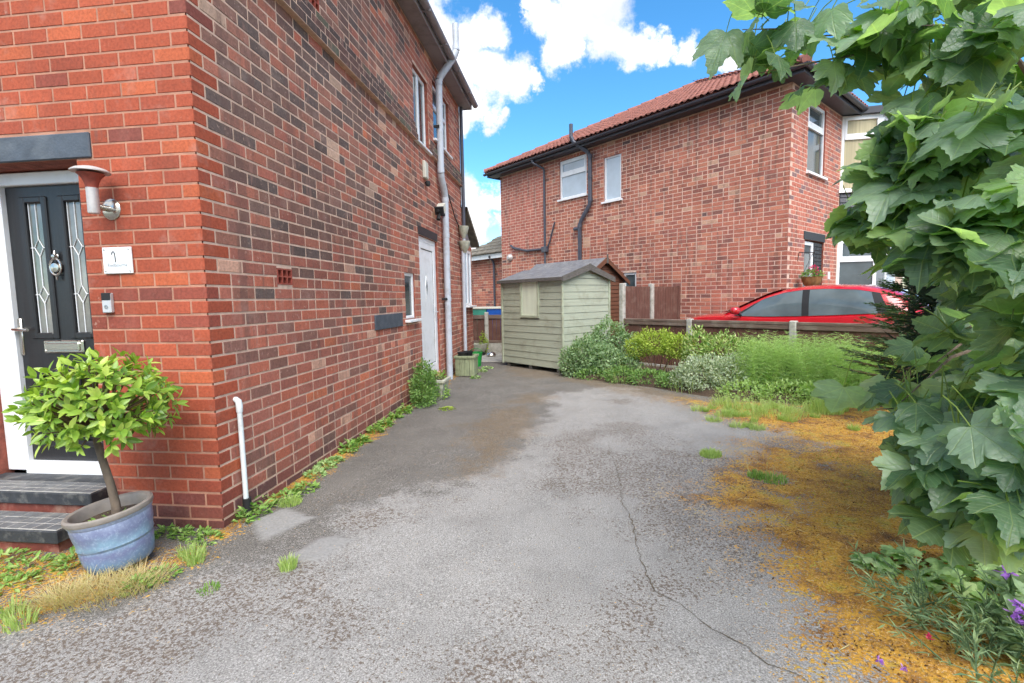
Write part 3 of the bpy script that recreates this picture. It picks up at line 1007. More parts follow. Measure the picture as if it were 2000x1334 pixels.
def Ps(u, z, d):
    return (X0 - 0.0028 - d, u, z)


mbw = MB()
wall_sheet(mbw, XL, X0 - 0.008, -0.15, 5.6, [h for h in HF], Pf, 0, 0.20, 1)
front_wall = mbw.build('front_wall', ['mortar_front', 'reveal'], house, fix=False)
mbw = MB()
wall_sheet(mbw, Y0 + 0.008, YB, -0.15, 5.6, HS, Ps, 0, 0.11, 1)
mbw.add([Ps(YB, -.15, 0), Ps(YB, 5.6, 0), (XL, YB, 5.6), (XL, YB, -.15)], [(0, 1, 2, 3)])
mbw.add([Pf(XL, -.15, 0), Pf(XL, 5.6, 0), (XL, YB, 5.6), (XL, YB, -.15)], [(0, 1, 2, 3)])
side_wall = mbw.build('side_wall', ['mortar', 'reveal'], house, fix=False)

items = []      # (area, wall, origin, u, n, hw, hh, colour, corner?)
rb = random.Random(3)
ncourse = int((5.34 - CZ0) / CO)
corner_bricks = []
for i in range(-1, ncourse):
    z0 = CZ0 + i * CO + JT / 2
    z1 = z0 + BH
    if z1 > 5.35:
        break
    even = i % 2 == 0
    zc = (z0 + z1) / 2
    # corner brick, seen on both faces
    ccol = pick(PAL_FRONT if i > 3 else PAL_FRONT[2:], rb)
    if i < 0:
        ccol = lin(110, 66, 60)
    lx, ly = (0.225, 0.1075) if even else (0.1075, 0.225)
    corner_bricks.append((lx, ly, z0, z1, ccol))
    # front courses
    rects = []
    u = X0 - (0.235 if even else 0.1175)
    while u > -6.2:
        rects.append((u - 0.225, u, z0, z1))
        u -= 0.235
    for (a, b, c, d) in clip_rects(rects, HF + [(HFL[0][0], HFL[0][1], 2.33, 2.51)]):
        col = pick(PAL_FRONT, rb) if i > 1 else pick([(1, lin(128, 70, 62)), (1, lin(150, 72, 58))], rb)
        if i < 1:
            col = pick([(1, lin(92, 62, 60)), (1, lin(110, 66, 60))], rb)
        p = ((a + b) / 2, Y0, zc)
        items.append([screen_area(p, (1, 0, 0), (0, -1, 0), (b - a) / 2, BH / 2), 0, p, (1, 0, 0), (0, -1, 0), (b - a) / 2, BH / 2, col])
    # side courses
    rects = []
    u = Y0 + (0.1175 if even else 0.235)
    while u < YB - 0.05:
        e = min(u + 0.225, YB)
        if rb.random() < 0.10 and e < YB - 0.3:
            e = u + 0.1075
        rects.append((u, e, z0, z1))
        u = e + 0.01
    for (a, b, c, d) in clip_rects(rects, HS + HSL):
        y = (a + b) / 2
        dark = float(sstep(1.35, 2.4, np.array(zc + rb.gauss(0, .25)))) * float(sstep(8.2, 5.0, np.array(y)))
        far = float(sstep(5.0, 7.5, np.array(y + rb.gauss(0, .5))))
        t = rb.random()
        col = pick(PAL_DARK if t < dark * 0.92 else (PAL_FAR if rb.random() < far else PAL_LOW), rb)
        if i < 1:
            col = pick([(1, lin(108, 74, 72)), (1, lin(140, 86, 78))], rb)
        out = 0.0
        if i in (42, 43, 44) and (Y0 + .24 < y < 7.05 or 7.8 < y):
            out = (0.055, 0.04, 0.018)[i - 42]
            col = pick([(3, lin(84, 70, 66)), (2, lin(106, 78, 70)), (1, lin(98, 96, 80))], rb)
        p = (X0 + out, y, zc)
        items.append([screen_area(p, (0, 1, 0), (1, 0, 0), (b - a) / 2, BH / 2), 1, p, (0, 1, 0), (1, 0, 0), (b - a) / 2 - .001, BH / 2 - .0012, col])
items.sort(key=lambda t: -t[0])
NB = 300 - 37
for k, it in enumerate(items[:NB]):
    wl = it[1]
    o = link('brick', (BR_FRONT, BR_SIDE)[wl][rb.randrange(4)], (front_wall, side_wall)[wl])
    ang = 0.0 if wl == 0 else math.pi / 2
    if wl == 0:          # local +Y (face) must look along -Y
        o.rotation_euler = (0, 0, math.pi)
    else:
        o.rotation_euler = (0, 0, -math.pi / 2)
    o.location = it[2]
    o.scale = (2 * it[5] - .0025, 1, 2 * it[6])
    o.color = it[7]
rest = items[NB:]
join_bricks('brickwork', [(t[2], t[3], t[4], t[5], t[6], t[7]) for t in rest if t[1] == 0], front_wall)
join_bricks('brickwork', [(t[2], t[3], t[4], t[5], t[6], t[7]) for t in rest if t[1] == 1], side_wall)
for (lx, ly, z0, z1, col) in corner_bricks:
    o = MB().cbox(X0 - lx, X0, Y0, Y0 + ly, z0, z1, 0.004).build('brick', 'brick_obj', front_wall)
    o.color = col

# mortar bed of the projecting band
mb = MB()
for k, out in enumerate((.055, .04, .018)):
    zb0 = CZ0 + (42 + k) * CO - 0.05 * 0
    for (a, b) in ((Y0 + .24, 7.04), (7.80, YB)):
        mb.box(X0 - .004, X0 + out - .003, a, b, zb0 - .001 * k, zb0 + CO - .001 * k)
mb.build('band_course', 'mortar', side_wall)
# lintels
MB().cbox(-4.30, -2.925, Y0 - 0.012, Y0 + 0.19, 2.348, 2.50, 0.006).build('lintel', 'lintel', house)
MB().cbox(X0 - 0.1, X0 + 0.006, 7.03, 8.09, 2.415, 2.545, 0.005).build('lintel', 'black_paint', house)

# front door with its frame
YD = Y0 + 0.20
mb = MB()
mb.cbox(-4.0, -3.83, YD - .035, YD + .06, 0.28, 2.335, .006)
mb.cbox(-3.10, -3.036, YD - .035, YD + .06, 0.28, 2.335, .006)
mb.cbox(-3.83, -3.10, YD - .035, YD + .06, 2.252, 2.335, .006)
mb.cbox(-3.83, -3.10, YD - .055, YD + .06, 0.262, 0.345, .006)
mb.box(-4.0, -3.036, YD + .02, YD + .1, 2.335, 2.40)
mb.build('door_frame', 'upvc', house)
mb = MB()
xa, xb, za, zb = -3.827, -3.103, 0.35, 2.249
cols_ = [xa, -3.70, -3.53, -3.40, -3.23, xb]
rows_ = [za, 0.47, 0.98, 1.235, 2.16, zb]
yf = YD
for i in range(5):
    for j in range(5):
        hole = i in (1, 3) and j in (1, 3)
        if not hole:
            mb.box(cols_[i], cols_[i + 1], yf, yf + .045, rows_[j], rows_[j + 1])
for i in (1, 3):
    a, b = cols_[i], cols_[i + 1]
    for (c, d, glass) in ((0.47, 0.98, False), (1.235, 2.16, True)):
        # moulded bead round each opening
        for (p, q, r_, s_) in ((a - .02, a + .022, c - .02, d + .02), (b - .022, b + .02, c - .02, d + .02), (a + .022, b - .022, c - .02, c + .022), (a + .022, b - .022, d - .022, d + .02)):
            mb.cbox(p, q, yf - .014, yf + .02, r_, s_, .007)
        if not glass:
            mb.cbox(a + .022, b - .022, yf + .012, yf + .03, c + .022, d - .022, .008)
            mb.cbox(a + .042, b - .042, yf - .004, yf + .02, c + .045, d - .045, .012)
door = mb.build('door', 'door_black', house)
for i in (1, 3):
    a, b = cols_[i] + .02, cols_[i + 1] - .02
    MB().box(a, b, yf + .012, yf + .02, 1.255, 2.14).build('glass_pane', 'glass_door', door)
    cx = (a + b) / 2
    mb = MB()
    yy = yf + .008
    lines = [[(cx, 1.255), (cx, 1.46)], [(cx, 1.46), (cx - .034, 1.52), (cx, 1.58), (cx + .034, 1.52), (cx, 1.46)], [(cx, 1.58), (cx, 1.78)], [(cx, 1.78), (cx - .034, 1.84), (cx, 1.90), (cx + .034, 1.84), (cx, 1.78)], [(cx, 1.90), (cx, 2.14)], [(a, 1.52), (cx - .034, 1.52)], [(cx + .034, 1.52), (b, 1.52)], [(a, 1.84), (cx - .034, 1.84)], [(cx + .034, 1.84), (b, 1.84)], [(a + .012, 1.255), (a + .012, 2.14)], [(b - .012, 1.255), (b - .012, 2.14)]]
    for ln in lines:
        mb.tube([(x, yy, z) for x, z in ln], 0.0035, 6)
    mb.build('leading', 'lead', door)
mb = MB()
mb.cbox(-3.635, -3.325, yf - .016, yf + .004, 1.115, 1.205, .008)
mb.cbox(-3.615, -3.345, yf - .026, yf - .012, 1.13, 1.19, .010)
mb.build('letterbox', 'chrome', door)
mb = MB()
kx, kz = -3.466, 1.70
mb.lathe([(0, -.02), (.012, -.018), (.016, 0), (.02, .004)], (kx, yf - .018, kz + .075), 16, axis='Y')
mb.tube([(kx, yf - .02, kz + .09), (kx, yf - .02, kz + .115)], [.012, .004], 10)
mb.tube([(kx + .042 * math.sin(t * math.pi / 12), yf - .022, kz + .005 + .055 * math.cos(t * math.pi / 12)) for t in range(25)], .0075, 8)
mb.lathe([(0, -.03), (.03, -.026), (.034, -.01), (.034, 0.004)], (kx, yf - .006, kz + .0), 18, axis='Y')
mb.tube([(kx, yf - .02, kz - .06), (kx, yf - .02, kz - .085)], [.009, .005], 8)
mb.build('knocker', 'chrome', door, smooth=True)
mb = MB()
mb.cbox(-3.832, -3.798, yf - .012, yf + .01, 1.10, 1.36, .006)
mb.tube([(-3.815, yf - .01, 1.285), (-3.815, yf - .055, 1.285), (-3.80, yf - .06, 1.285), (-3.69, yf - .06, 1.28)], .010, 10)
mb.build('door_handle', 'chrome', door, smooth=True)

# front steps: painted brick risers under tiled slabs
st = thing('front_steps', 'two grey tiled steps with red risers below the black front door', 'steps', (-3.45, 2.55, 0), world=True)
for (y0, y1, x1, zt, zb_) in ((2.575, YD - .05, -2.97, 0.275, 0.14), (2.36, 2.585, -2.97, 0.14, -0.02)):
    MB().box(-4.25, x1 - .03, y0 + .03, y1, zb_ - .03, zt - .07).build('riser', 'red_paint', st)
    lim = y1 if y1 < 2.7 else Y0 - 0.002
    mb = MB()
    mb.cbox(-4.28, x1, y0, lim, zt - .082, zt - .004, .006)
    if y1 > 2.7:
        mb.box(-3.99, -3.04, Y0 - 0.002, YD - .056, zt - .082, zt - .006)
    mb.build('slab', 'step_edge', st)
    nx, ny = 15, (3 if y1 > 2.7 else 3)
    grid = [(-4.27 + (x1 + 4.26) * q / nx, -4.27 + (x1 + 4.26) * (q + 1) / nx) for q in range(nx)]
    gyy = [(y0 + .012 + (lim - y0 - .014) * q / ny, y0 + .012 + (lim - y0 - .014) * (q + 1) / ny) for q in range(ny)]
    tm = None
    for (a, b) in grid:
        for (c, d) in gyy:
            if tm is None:
                o = MB().cbox(-.5 * (b - a) + .003, .5 * (b - a) - .003, -.5 * (d - c) + .003, .5 * (d - c) - .003, -.006, .0, .001).build('tile', 'slate_tile', st)
                tm = o.data
            else:
                o = link('tile', tm, st)
            o.location = ((a + b) / 2, (c + d) / 2, zt + .001 + random.uniform(-.0008, .0008))
    MB().box(-4.27, x1 - .008, y0 + .011, lim - .001, zt - .0045, zt - .0005).build('grout_bed', 'grey_grout', st)


# windows and the side door in the side wall (X = X0 plane)
def side_window(y0, y1, z0, z1, rec, glass, transom=None, mull=None, sill=0.05):
    xw = X0 - rec
    f = 0.055
    mb = MB()
    mb.cbox(xw - .05, xw, y0 + .002, y0 + f, z0 + .002, z1 - .002, .006)
    mb.cbox(xw - .05, xw, y1 - f, y1 - .002, z0 + .002, z1 - .002, .006)
    mb.cbox(xw - .05, xw - .001, y0 + f, y1 - f, z0 + .002, z0 + f, .006)
    mb.cbox(xw - .05, xw - .001, y0 + f, y1 - f, z1 - f, z1 - .002, .006)
    if transom:
        mb.cbox(xw - .05, xw + .002, y0 + f, y1 - f, transom - .035, transom + .035, .006)
    if mull:
        mb.cbox(xw - .05, xw + .001, mull - .035, mull + .035, z0 + f, z1 - f, .006)
    w = mb.build('window', 'upvc', house)
    MB().box(xw - .03, xw - .022, y0 + f, y1 - f, z0 + f, z1 - f).build('pane', glass, w)
    MB().cbox(xw - .04, X0 + sill, y0 - .04, y1 + .06, z0 - .035, z0 + .002, .006).build('sill', 'upvc', w)
    return w


side_window(6.38, 6.80, 1.17, 1.83, 0.02, 'glass_dark', sill=0.07)
side_window(7.05, 7.78, 3.78, 4.85, 0.05, 'glass_dark', mull=7.42)
side_window(8.08, 9.14, 4.10, 5.05, 0.05, 'glass_dark', transom=4.70)
xd = X0 - 0.035
mb = MB()
for (a, b, c, d) in ((7.06, 7.13, .22, 2.41), (7.99, 8.06, .22, 2.41), (7.13, 7.99, 2.33, 2.41), (7.13, 7.99, .20, .26)):
    mb.cbox(xd - .06, xd, a, b, c, d, .006)
mb.build('door_frame', 'upvc', house)
mb = MB()
mb.cbox(xd - .05, xd - .006, 7.135, 7.985, .265, 2.325, .005)
mb.cbox(xd - .02, xd + .008, 7.135, 7.23, .265, 2.325, .006)
mb.cbox(xd - .02, xd + .008, 7.89, 7.985, .265, 2.325, .006)
mb.cbox(xd - .02, xd + .0075, 7.23, 7.89, 2.23, 2.325, .006)
mb.cbox(xd - .02, xd + .0075, 7.23, 7.89, .265, .40, .006)
sdoor = mb.build('door', 'upvc', house)
MT['gap'] = plain('door_gasket', lin(60, 60, 62), 0.7, 0.05, 10, 0)
mb = MB()
for (a, b, c, d) in ((7.232, 7.242, .402, 2.228), (7.878, 7.888, .402, 2.228), (7.242, 7.878, 2.218, 2.228), (7.242, 7.878, .402, .412)):
    mb.box(xd - .01, xd - .0035, a, b, c, d)
mb.build('gasket', 'gap', sdoor)
mb = MB()
mb.prism([(7.45, 1.66), (7.50, 1.82), (7.55, 1.66), (7.50, 1.44)], lambda u, v: (xd - .01, u, v), lambda u, v: (xd + .004, u, v))
mb.build('diamond_frame', 'lead', sdoor)
mb = MB()
mb.prism([(7.47, 1.66), (7.50, 1.76), (7.53, 1.66), (7.50, 1.52)], lambda u, v: (xd - .01, u, v), lambda u, v: (xd + .007, u, v))
mb.build('glass_pane', 'glass_dark', sdoor)
mb = MB()
mb.cbox(xd, xd + .015, 7.915, 7.955, 1.08, 1.32, .004)
mb.tube([(xd + .012, 7.935, 1.24), (xd + .05, 7.935, 1.24), (xd + .05, 7.83, 1.24)], .009, 8)
mb.build('door_handle', 'silver', sdoor)
MB().cbox(X0 - .08, X0 + .09, 7.04, 8.09, 0.10, 0.198, .006).build('door_step', 'red_paint', house)
# air bricks
for (y0, y1, z0, z1) in (HS[4], HS[5]):
    mb = MB()
    mb.box(X0 - .05, X0 - .03, y0, y1, z0, z1)
    for k in range(4):
        yy = y0 + (y1 - y0 - .012) * k / 3
        mb.box(X0 - .03, X0 + .002, yy, yy + .012, z0, z1)
    for k in range(3):
        zz = z0 + (z1 - z0 - .012) * k / 2
        mb.box(X0 - .03, X0 + .001, y0, y1, zz, zz + .012)
    mb.build('air_brick', 'terracotta', side_wall)
# eaves: soffit, fascia, gutter, roof
mb = MB()
OH = 0.22
mb.box(X0 + .004, X0 + OH, Y0 - OH, YB + .12, ZE, ZE + .02)
mb.box(XL, X0 + .004, Y0 - OH, Y0 - .004, ZE, ZE + .02)
mb.build('soffit', 'fascia', house)
mb = MB()
mb.cbox(X0 + OH, X0 + OH + .022, Y0 - OH, YB + .14, ZE - .015, ZE + .16, .004)
mb.cbox(XL, X0 + OH, Y0 - OH - .022, Y0 - OH, ZE - .015, ZE + .16, .004)
mb.cbox(X0 - .02, X0 + OH, YB + .12, YB + .14, ZE - .015, ZE + .16, .004)
mb.build('fascia_board', 'fascia', house)


def gutter(mb, a, b, out, r=0.058, n=8):
    a, b, out = Vector(a), Vector(b), Vector(out)
    ring = []
    for k in range(n + 1):
        t = math.pi * k / n
        ring.append(-out * math.cos(t) * r * 1.0 + Vector((0, 0, -1)) * math.sin(t) * r)
    vs = [a + q for q in ring] + [b + q for q in ring] + [a + q * .9 for q in ring] + [b + q * .9 for q in ring]
    m = n + 1
    fs = []
    for k in range(n):
        fs += [(k, k + 1, m + k + 1, m + k), (2 * m + k, 3 * m + k, 3 * m + k + 1, 2 * m + k + 1)]
    fs += [(0, m, 3 * m, 2 * m), (n, 2 * m + n, 3 * m + n, m + n)]
    fs += [tuple(range(m)), tuple(range(2 * m - 1, m - 1, -1))]
    mb.add(vs, fs)


mb = MB()
gutter(mb, (X0 + OH + .085, Y0 - OH - .1, ZE + .10), (X0 + OH + .085, YB + .2, ZE + .09), (1, 0, 0))
gutter(mb, (XL, Y0 - OH - .085, ZE + .10), (X0 + OH + .1, Y0 - OH - .085, ZE + .10), (0, -1, 0))
for yy in np.arange(3.2, 10.2, 0.9):
    mb.box(X0 + OH + .02, X0 + OH + .14, yy, yy + .03, ZE + .03, ZE + .055)
mb.build('gutter', 'fascia', house)
mb = MB()
rz, cxr = ZE + .17, (XL + X0) / 2
e = OH + .06
A_, B_, C_, D_ = (XL - e, Y0 - e, rz), (X0 + e, Y0 - e, rz), (X0 + e, YB + e, rz), (XL - e, YB + e, rz)
hh_ = (X0 - XL) / 2 * 0.7
E1, E2 = (cxr, Y0 + 2.8, rz + hh_), (cxr, YB - 2.8, rz + hh_)
mb.add([A_, B_, C_, D_, E1, E2], [(0, 1, 4), (1, 2, 5, 4), (2, 3, 5), (3, 0, 4, 5)])
mb.add([A_, B_, C_, D_], [(0, 3, 2, 1)])
mb.build('roof', 'tile_grey', house)

# rear single-storey part with its white window and lean-to roof
mb = MB()
HE = [(10.13, 10.86, 1.30, 2.50)]
wall_sheet(mb, YB, EXT, -.15, 2.62, HE, Ps, 0, 0.1, 1)
mb.add([Ps(EXT, -.15, 0), Ps(EXT, 2.62, 0), (X0 - 3, EXT, 2.62), (X0 - 3, EXT, -.15)], [(0, 1, 2, 3)])
bay = mb.build('rear_wall', ['mortar', 'reveal'], house, fix=False)
its = []
for i in range(-1, 29):
    z0 = CZ0 + i * CO + JT / 2
    u = YB + 0.005 - (0.1175 if i % 2 else 0)
    rects = []
    while u < EXT:
        a, b = max(u, YB + .004), min(u + .225, EXT)
        if b - a > .04:
            rects.append((a, b, z0, z0 + BH))
        u += .235
    for (a, b, c, d) in clip_rects(rects, HE):
        its.append(((X0, (a + b) / 2, z0 + BH / 2), (0, 1, 0), (1, 0, 0), (b - a) / 2, BH / 2, pick(PAL_FAR, rb)))
join_bricks('brickwork', its, bay)
mb = MB()
mb.add([(X0 + .12, YB + .01, 3.35), (X0 + .12, EXT + .35, 2.72), (X0 - 3, EXT + .35, 2.72), (X0 - 3, YB + .01, 3.35), (X0 + .12, YB + .01, 3.27), (X0 + .12, EXT + .35, 2.64), (X0 - 3, EXT + .35, 2.64), (X0 - 3, YB + .01, 3.27)], [(0, 1, 2, 3), (4, 7, 6, 5), (0, 4, 5, 1), (1, 5, 6, 2), (2, 6, 7, 3)])
mb.build('rear_roof', 'tile_grey', house)
mb = MB()
mb.prism([(YB + .01, 2.62), (EXT + .02, 2.62), (YB + .01, 3.28)], lambda u, v: (X0 - .01, u, v), lambda u, v: (X0 - .06, u, v))
mb.build('rear_gable', 'fascia', house)
side_window(10.13, 10.86, 1.30, 2.50, 0.0, 'glass_pale', mull=10.5, sill=0.1)

# pipes on the side wall: each is a thing of its own
pt = thing('soil_pipe', 'tall pale grey soil pipe with offset bends beside the white side door', 'pipe', (X0 + .09, 8.35, 0.05), world=True)
xp = X0 + .085
mb = MB()
mb.tube([(xp, 8.33, 0.03), (xp, 8.37, 3.20)], .056, 16)
mb.tube([(xp, 8.37, 3.20), (xp, 8.33, 3.30), (xp, 8.17, 3.46), (xp, 8.14, 3.55)], .058, 16)
mb.tube([(xp, 8.14, 3.55), (xp, 8.18, 5.06)], .056, 16)
mb.tube([(xp, 8.18, 5.06), (xp + .03, 8.20, 5.14), (X0 + .33, 8.27, 5.46), (X0 + .37, 8.28, 5.56)], .058, 16)
mb.tube([(X0 + .37, 8.28, 5.56), (X0 + .37, 8.28, 5.98)], .054, 16)
mb.build('pipe', 'pipe', pt, smooth=True)
mb = MB()
for (x, y, z) in ((xp, 8.35, 1.45), (xp, 8.36, 2.55), (xp, 8.37, 3.16), (xp, 8.145, 3.6), (xp, 8.165, 4.3), (xp, 8.175, 5.02), (X0 + .37, 8.28, 5.6)):
    mb.tube([(x, y, z - .035), (x, y, z + .035)], .062, 16)
mb.build('collar', 'pipe', pt, smooth=True)
for (y, z) in ((8.29, 1.45), (8.30, 2.9), (8.10, 4.3)):
    MB().cbox(X0, xp + .01, y - .02, y + .015, z - .02, z + .02, .004).build('bracket', 'rubber', pt)
pt = thing('hopper_downpipe', 'pale downpipe with two hopper heads at the rear house corner', 'pipe', (X0 + .07, 9.85, 0.05), world=True)
xp2 = X0 + .075
MB().tube([(xp2, 9.70, 0.04), (xp2, 9.74, 2.42)], .036, 12).build('pipe', 'pipe', pt, smooth=True)
for (y, z, r_) in ((9.74, 2.55, .11), (9.70, 2.84, .10)):
    mb = MB()
    mb.lathe([(.036, -.17), (.05, -.13), (r_ * .8, -.08), (r_, .0), (r_ * 1.08, .03), (r_ * 1.08, .06), (r_ * .9, .06), (r_ * .8, -.05)], (xp2 + .03, y, z), 16)
    mb.build('hopper', 'stone', pt, smooth=True)
MB().tube([(xp2 + .03, 9.72, 2.60), (xp2 + .03, 9.71, 2.75)], .034, 10).build('pipe', 'pipe', pt, smooth=True)
MB().tube([(X0 + .05, 10.0, 2.86), (X0 + .05, 10.0, 5.32)], .036, 10).build('pipe', 'dark_pipe', pt, smooth=True)
cb = MB().tube([(X0 + .02, 8.55, 3.50), (X0 + .035, 8.66, 3.50), (X0 + .03, 8.78, 3.38), (X0 + .03, 9.30, 3.02), (X0 + .03, 9.62, 2.88)], .012, 8).build('waste_pipe', 'cable', None, smooth=True)
tag(cb, 'thin black waste pipe sloping down to the hopper heads', 'pipe')
wp = thing('waste_pipe', 'short white waste pipe standing at the front corner of the brick house', 'pipe', (X0 + .04, 2.93, 0), world=True)
MB().tube([(X0 + .03, 2.935, 0.10), (X0 + .03, 2.93, 0.74)], .0165, 12).build('pipe', 'pipe_white', wp, smooth=True)
MB().tube([(X0 - .01, 2.93, 0.80), (X0 + .008, 2.93, 0.80), (X0 + .026, 2.93, 0.785), (X0 + .03, 2.93, 0.76), (X0 + .03, 2.93, 0.715)], [.016, .018, .021, .022, .020], 12).build('elbow', 'pipe_white', wp, smooth=True)
MB().tube([(X0 + .035, 2.935, -.02), (X0 + .035, 2.935, 0.12)], .027, 12).build('drain_socket', 'rubber', wp, smooth=True)

# things fixed to the side wall
o = MB().cbox(X0 - .01, X0 + .018, 5.30, 6.20, 1.10, 1.275, .004).build('wall_plate', 'lintel', None)
tag(o, 'dark grey rectangular plate on the side wall before the small window', 'plate')
t = thing('vent_box', 'cream upright box with a small dark lamp below on the side wall', 'box', (X0, 7.45, 3.3), world=True)
MB().cbox(X0 - .006, X0 + .05, 7.37, 7.53, 3.30, 3.56, .012).build('casing', 'cream', t)
mb = MB()
mb.lathe([(0, -.05), (.03, -.045), (.042, 0), (.03, .03), (0, .035)], (X0 + .05, 7.47, 3.24), 14)
mb.tube([(X0 - .006, 7.47, 3.25), (X0 + .05, 7.47, 3.25)], .012, 8)
mb.build('lamp_head', 'rubber', t, smooth=True)
t = thing('security_light', 'white and black security lamp and sensor on the wall above the side door', 'lamp', (X0, 7.85, 2.9), world=True)
mb = MB()
mb.tube([(X0 - .006, 8.02, 2.92), (X0 + .07, 7.98, 2.92)], .03, 12)
mb.hexa([(X0 + .05, 7.93, 2.84), (X0 + .17, 7.93, 2.84), (X0 + .17, 8.07, 2.92), (X0 + .05, 8.07, 2.92), (X0 + .05, 7.88, 2.95), (X0 + .17, 7.88, 2.95), (X0 + .17, 8.03, 3.04), (X0 + .05, 8.03, 3.04)])
mb.build('housing', 'cream', t)
mb = MB()
mb.hexa([(X0 + .04, 7.87, 2.82), (X0 + .18, 7.87, 2.82), (X0 + .18, 7.92, 2.84), (X0 + .04, 7.92, 2.84), (X0 + .04, 7.82, 2.93), (X0 + .18, 7.82, 2.93), (X0 + .18, 7.88, 2.96), (X0 + .04, 7.88, 2.96)])
mb.tube([(X0 + .1, 7.86, 2.88), (X0 + .12, 7.72, 2.86)], [.03, .012], 8)
mb.tube([(X0 + .1, 7.88, 2.84), (X0 + .1, 7.83, 2.74)], [.03, .035], 8)
mb.build('lamp_head', 'rubber', t)

# things fixed to the front wall
t = thing('wall_lamp', 'flared brushed steel wall lamp beside the black front door', 'lamp', (-2.82, Y0, 2.03), world=True)
lx, ly = -2.80, Y0 - .135
mb = MB()
mb.lathe([(0, -.022), (.03, -.02), (.058, -.012), (.066, -.004), (.066, .004)], (-2.822, Y0, 2.03), 28, axis='Y')
mb.build('back_plate', 'chrome', t, smooth=True)
MB().tube([(-2.822, Y0 - .015, 2.03), (-2.822, Y0 - .06, 2.03), (lx, ly + .02, 2.03)], .019, 12).build('arm', 'chrome', t, smooth=True)
MB().lathe([(0, -.09), (.028, -.088), (.030, -.08), (.030, .04), (.030, .06)], (lx, ly, 2.07), 24).build('stem', 'chrome', t, smooth=True)
MB().lathe([(.029, .13), (.034, .16), (.046, .19), (.068, .215), (.064, .217), (.044, .195), (.031, .165)], (lx, ly, 1.995), 28).build('flare', 'terracotta', t, smooth=True)
o = t.children[-1]
o.data.materials[0] = MT['steel']
MB().lathe([(.0, .026), (.045, .024), (.078, .013), (.096, .0), (.096, -.006), (.07, -.004), (0, -.004)], (lx, ly, 2.225), 32).build('cap', 'steel', t, smooth=True)
t = thing('number_plaque', 'square pale glass house number plaque on the front wall below the lamp', 'sign', (-2.8, Y0, 1.64), world=True)
MB().cbox(-2.90, -2.70, Y0 - .014, Y0 - .004, 1.635, 1.797, .002).build('plate', 'upvc', t)
mb = MB()
for (x, z) in ((-2.885, 1.65), (-2.715, 1.65), (-2.885, 1.782), (-2.715, 1.782)):
    mb.lathe([(0, -.02), (.004, -.02), (.005, -.015), (.005, .004)], (x, Y0, z), 10, axis='Y')
mb.build('fixing', 'chrome', t)


def letters(txt, size, loc, mat, parent, name='lettering', rot=(math.pi / 2, 0, 0), bold=0.0):
    cu = bpy.data.curves.new('lettering', 'FONT')
    cu.body = txt
    cu.size = size
    cu.align_x = 'CENTER'
    cu.extrude = 0.0006
    cu.offset = bold
    tmp = bpy.data.objects.new('tmp', cu)
    COL.objects.link(tmp)
    tmp.rotation_euler = rot
    tmp.location = loc
    dg = bpy.context.evaluated_depsgraph_get()
    dg.update()
    me = bpy.data.meshes.new_from_object(tmp.evaluated_get(dg))
    me.transform(tmp.matrix_world)
    bpy.data.objects.remove(tmp)
    me.materials.clear()
    me.materials.append(MT[mat])
    return link(name, me, parent)


bpy.context.view_layer.update()
MT['grey_print'] = plain('grey_print', lin(140, 146, 150), 0.5, 0.05, 10, 0)
mb = MB()
mb.tube([(-2.835, Y0 - .0148, 1.752), (-2.829, Y0 - .0148, 1.767), (-2.822, Y0 - .0148, 1.771), (-2.815, Y0 - .0148, 1.762), (-2.812, Y0 - .0148, 1.735), (-2.811, Y0 - .0148, 1.705)], .0032, 6)
mb.build('numeral', 'black_paint', t)
letters('Redbourne', 0.031, (-2.80, Y0 - .0148, 1.677), 'grey_print', t)
t = thing('doorbell', 'small black and silver video doorbell on the front wall', 'doorbell', (-2.89, Y0, 1.39), world=True)
MB().cbox(-2.925, -2.862, Y0 - .026, Y0 + .002, 1.39, 1.515, .005).build('body', 'silver', t)
MB().cbox(-2.924, -2.863, Y0 - .029, Y0 - .01, 1.468, 1.516, .004).build('camera_face', 'rubber', t)
MB().lathe([(.006, -.003), (.012, -.003), (.0125, .001)], (-2.893, Y0 - .026, 1.428), 20, axis='Y').build('button', 'grey_print', t)

# ================================================================== the neighbour's plot, turned 47 degrees
NA = R(46.96)
NP = np.array((4.142, 9.956, 0.0))
NX, NY = np.array((math.cos(NA), math.sin(NA), 0)), np.array((-math.sin(NA), math.cos(NA), 0))


def nw(x, y, z=0.0):
    p = NP + NX * x + NY * y
    return (p[0], p[1], z)


def nthing(name, label, cat, x, y, z=0.0, group=None):
    """Empty at plot position (x, y); its parts are given in plot coordinates"""
    o = thing(name, label, cat, nw(x, y, z), NA, group)
    o['_ox'], o['_oy'], o['_oz'] = x, y, z
    return o


_link0 = link


def link(name, me, parent=None):
    o = _link0(name, me, parent)
    if parent is not None and '_ox' in parent.keys():
        o.matrix_parent_inverse = Matrix.Translation((-parent['_ox'], -parent['_oy'], -parent['_oz']))
    return o


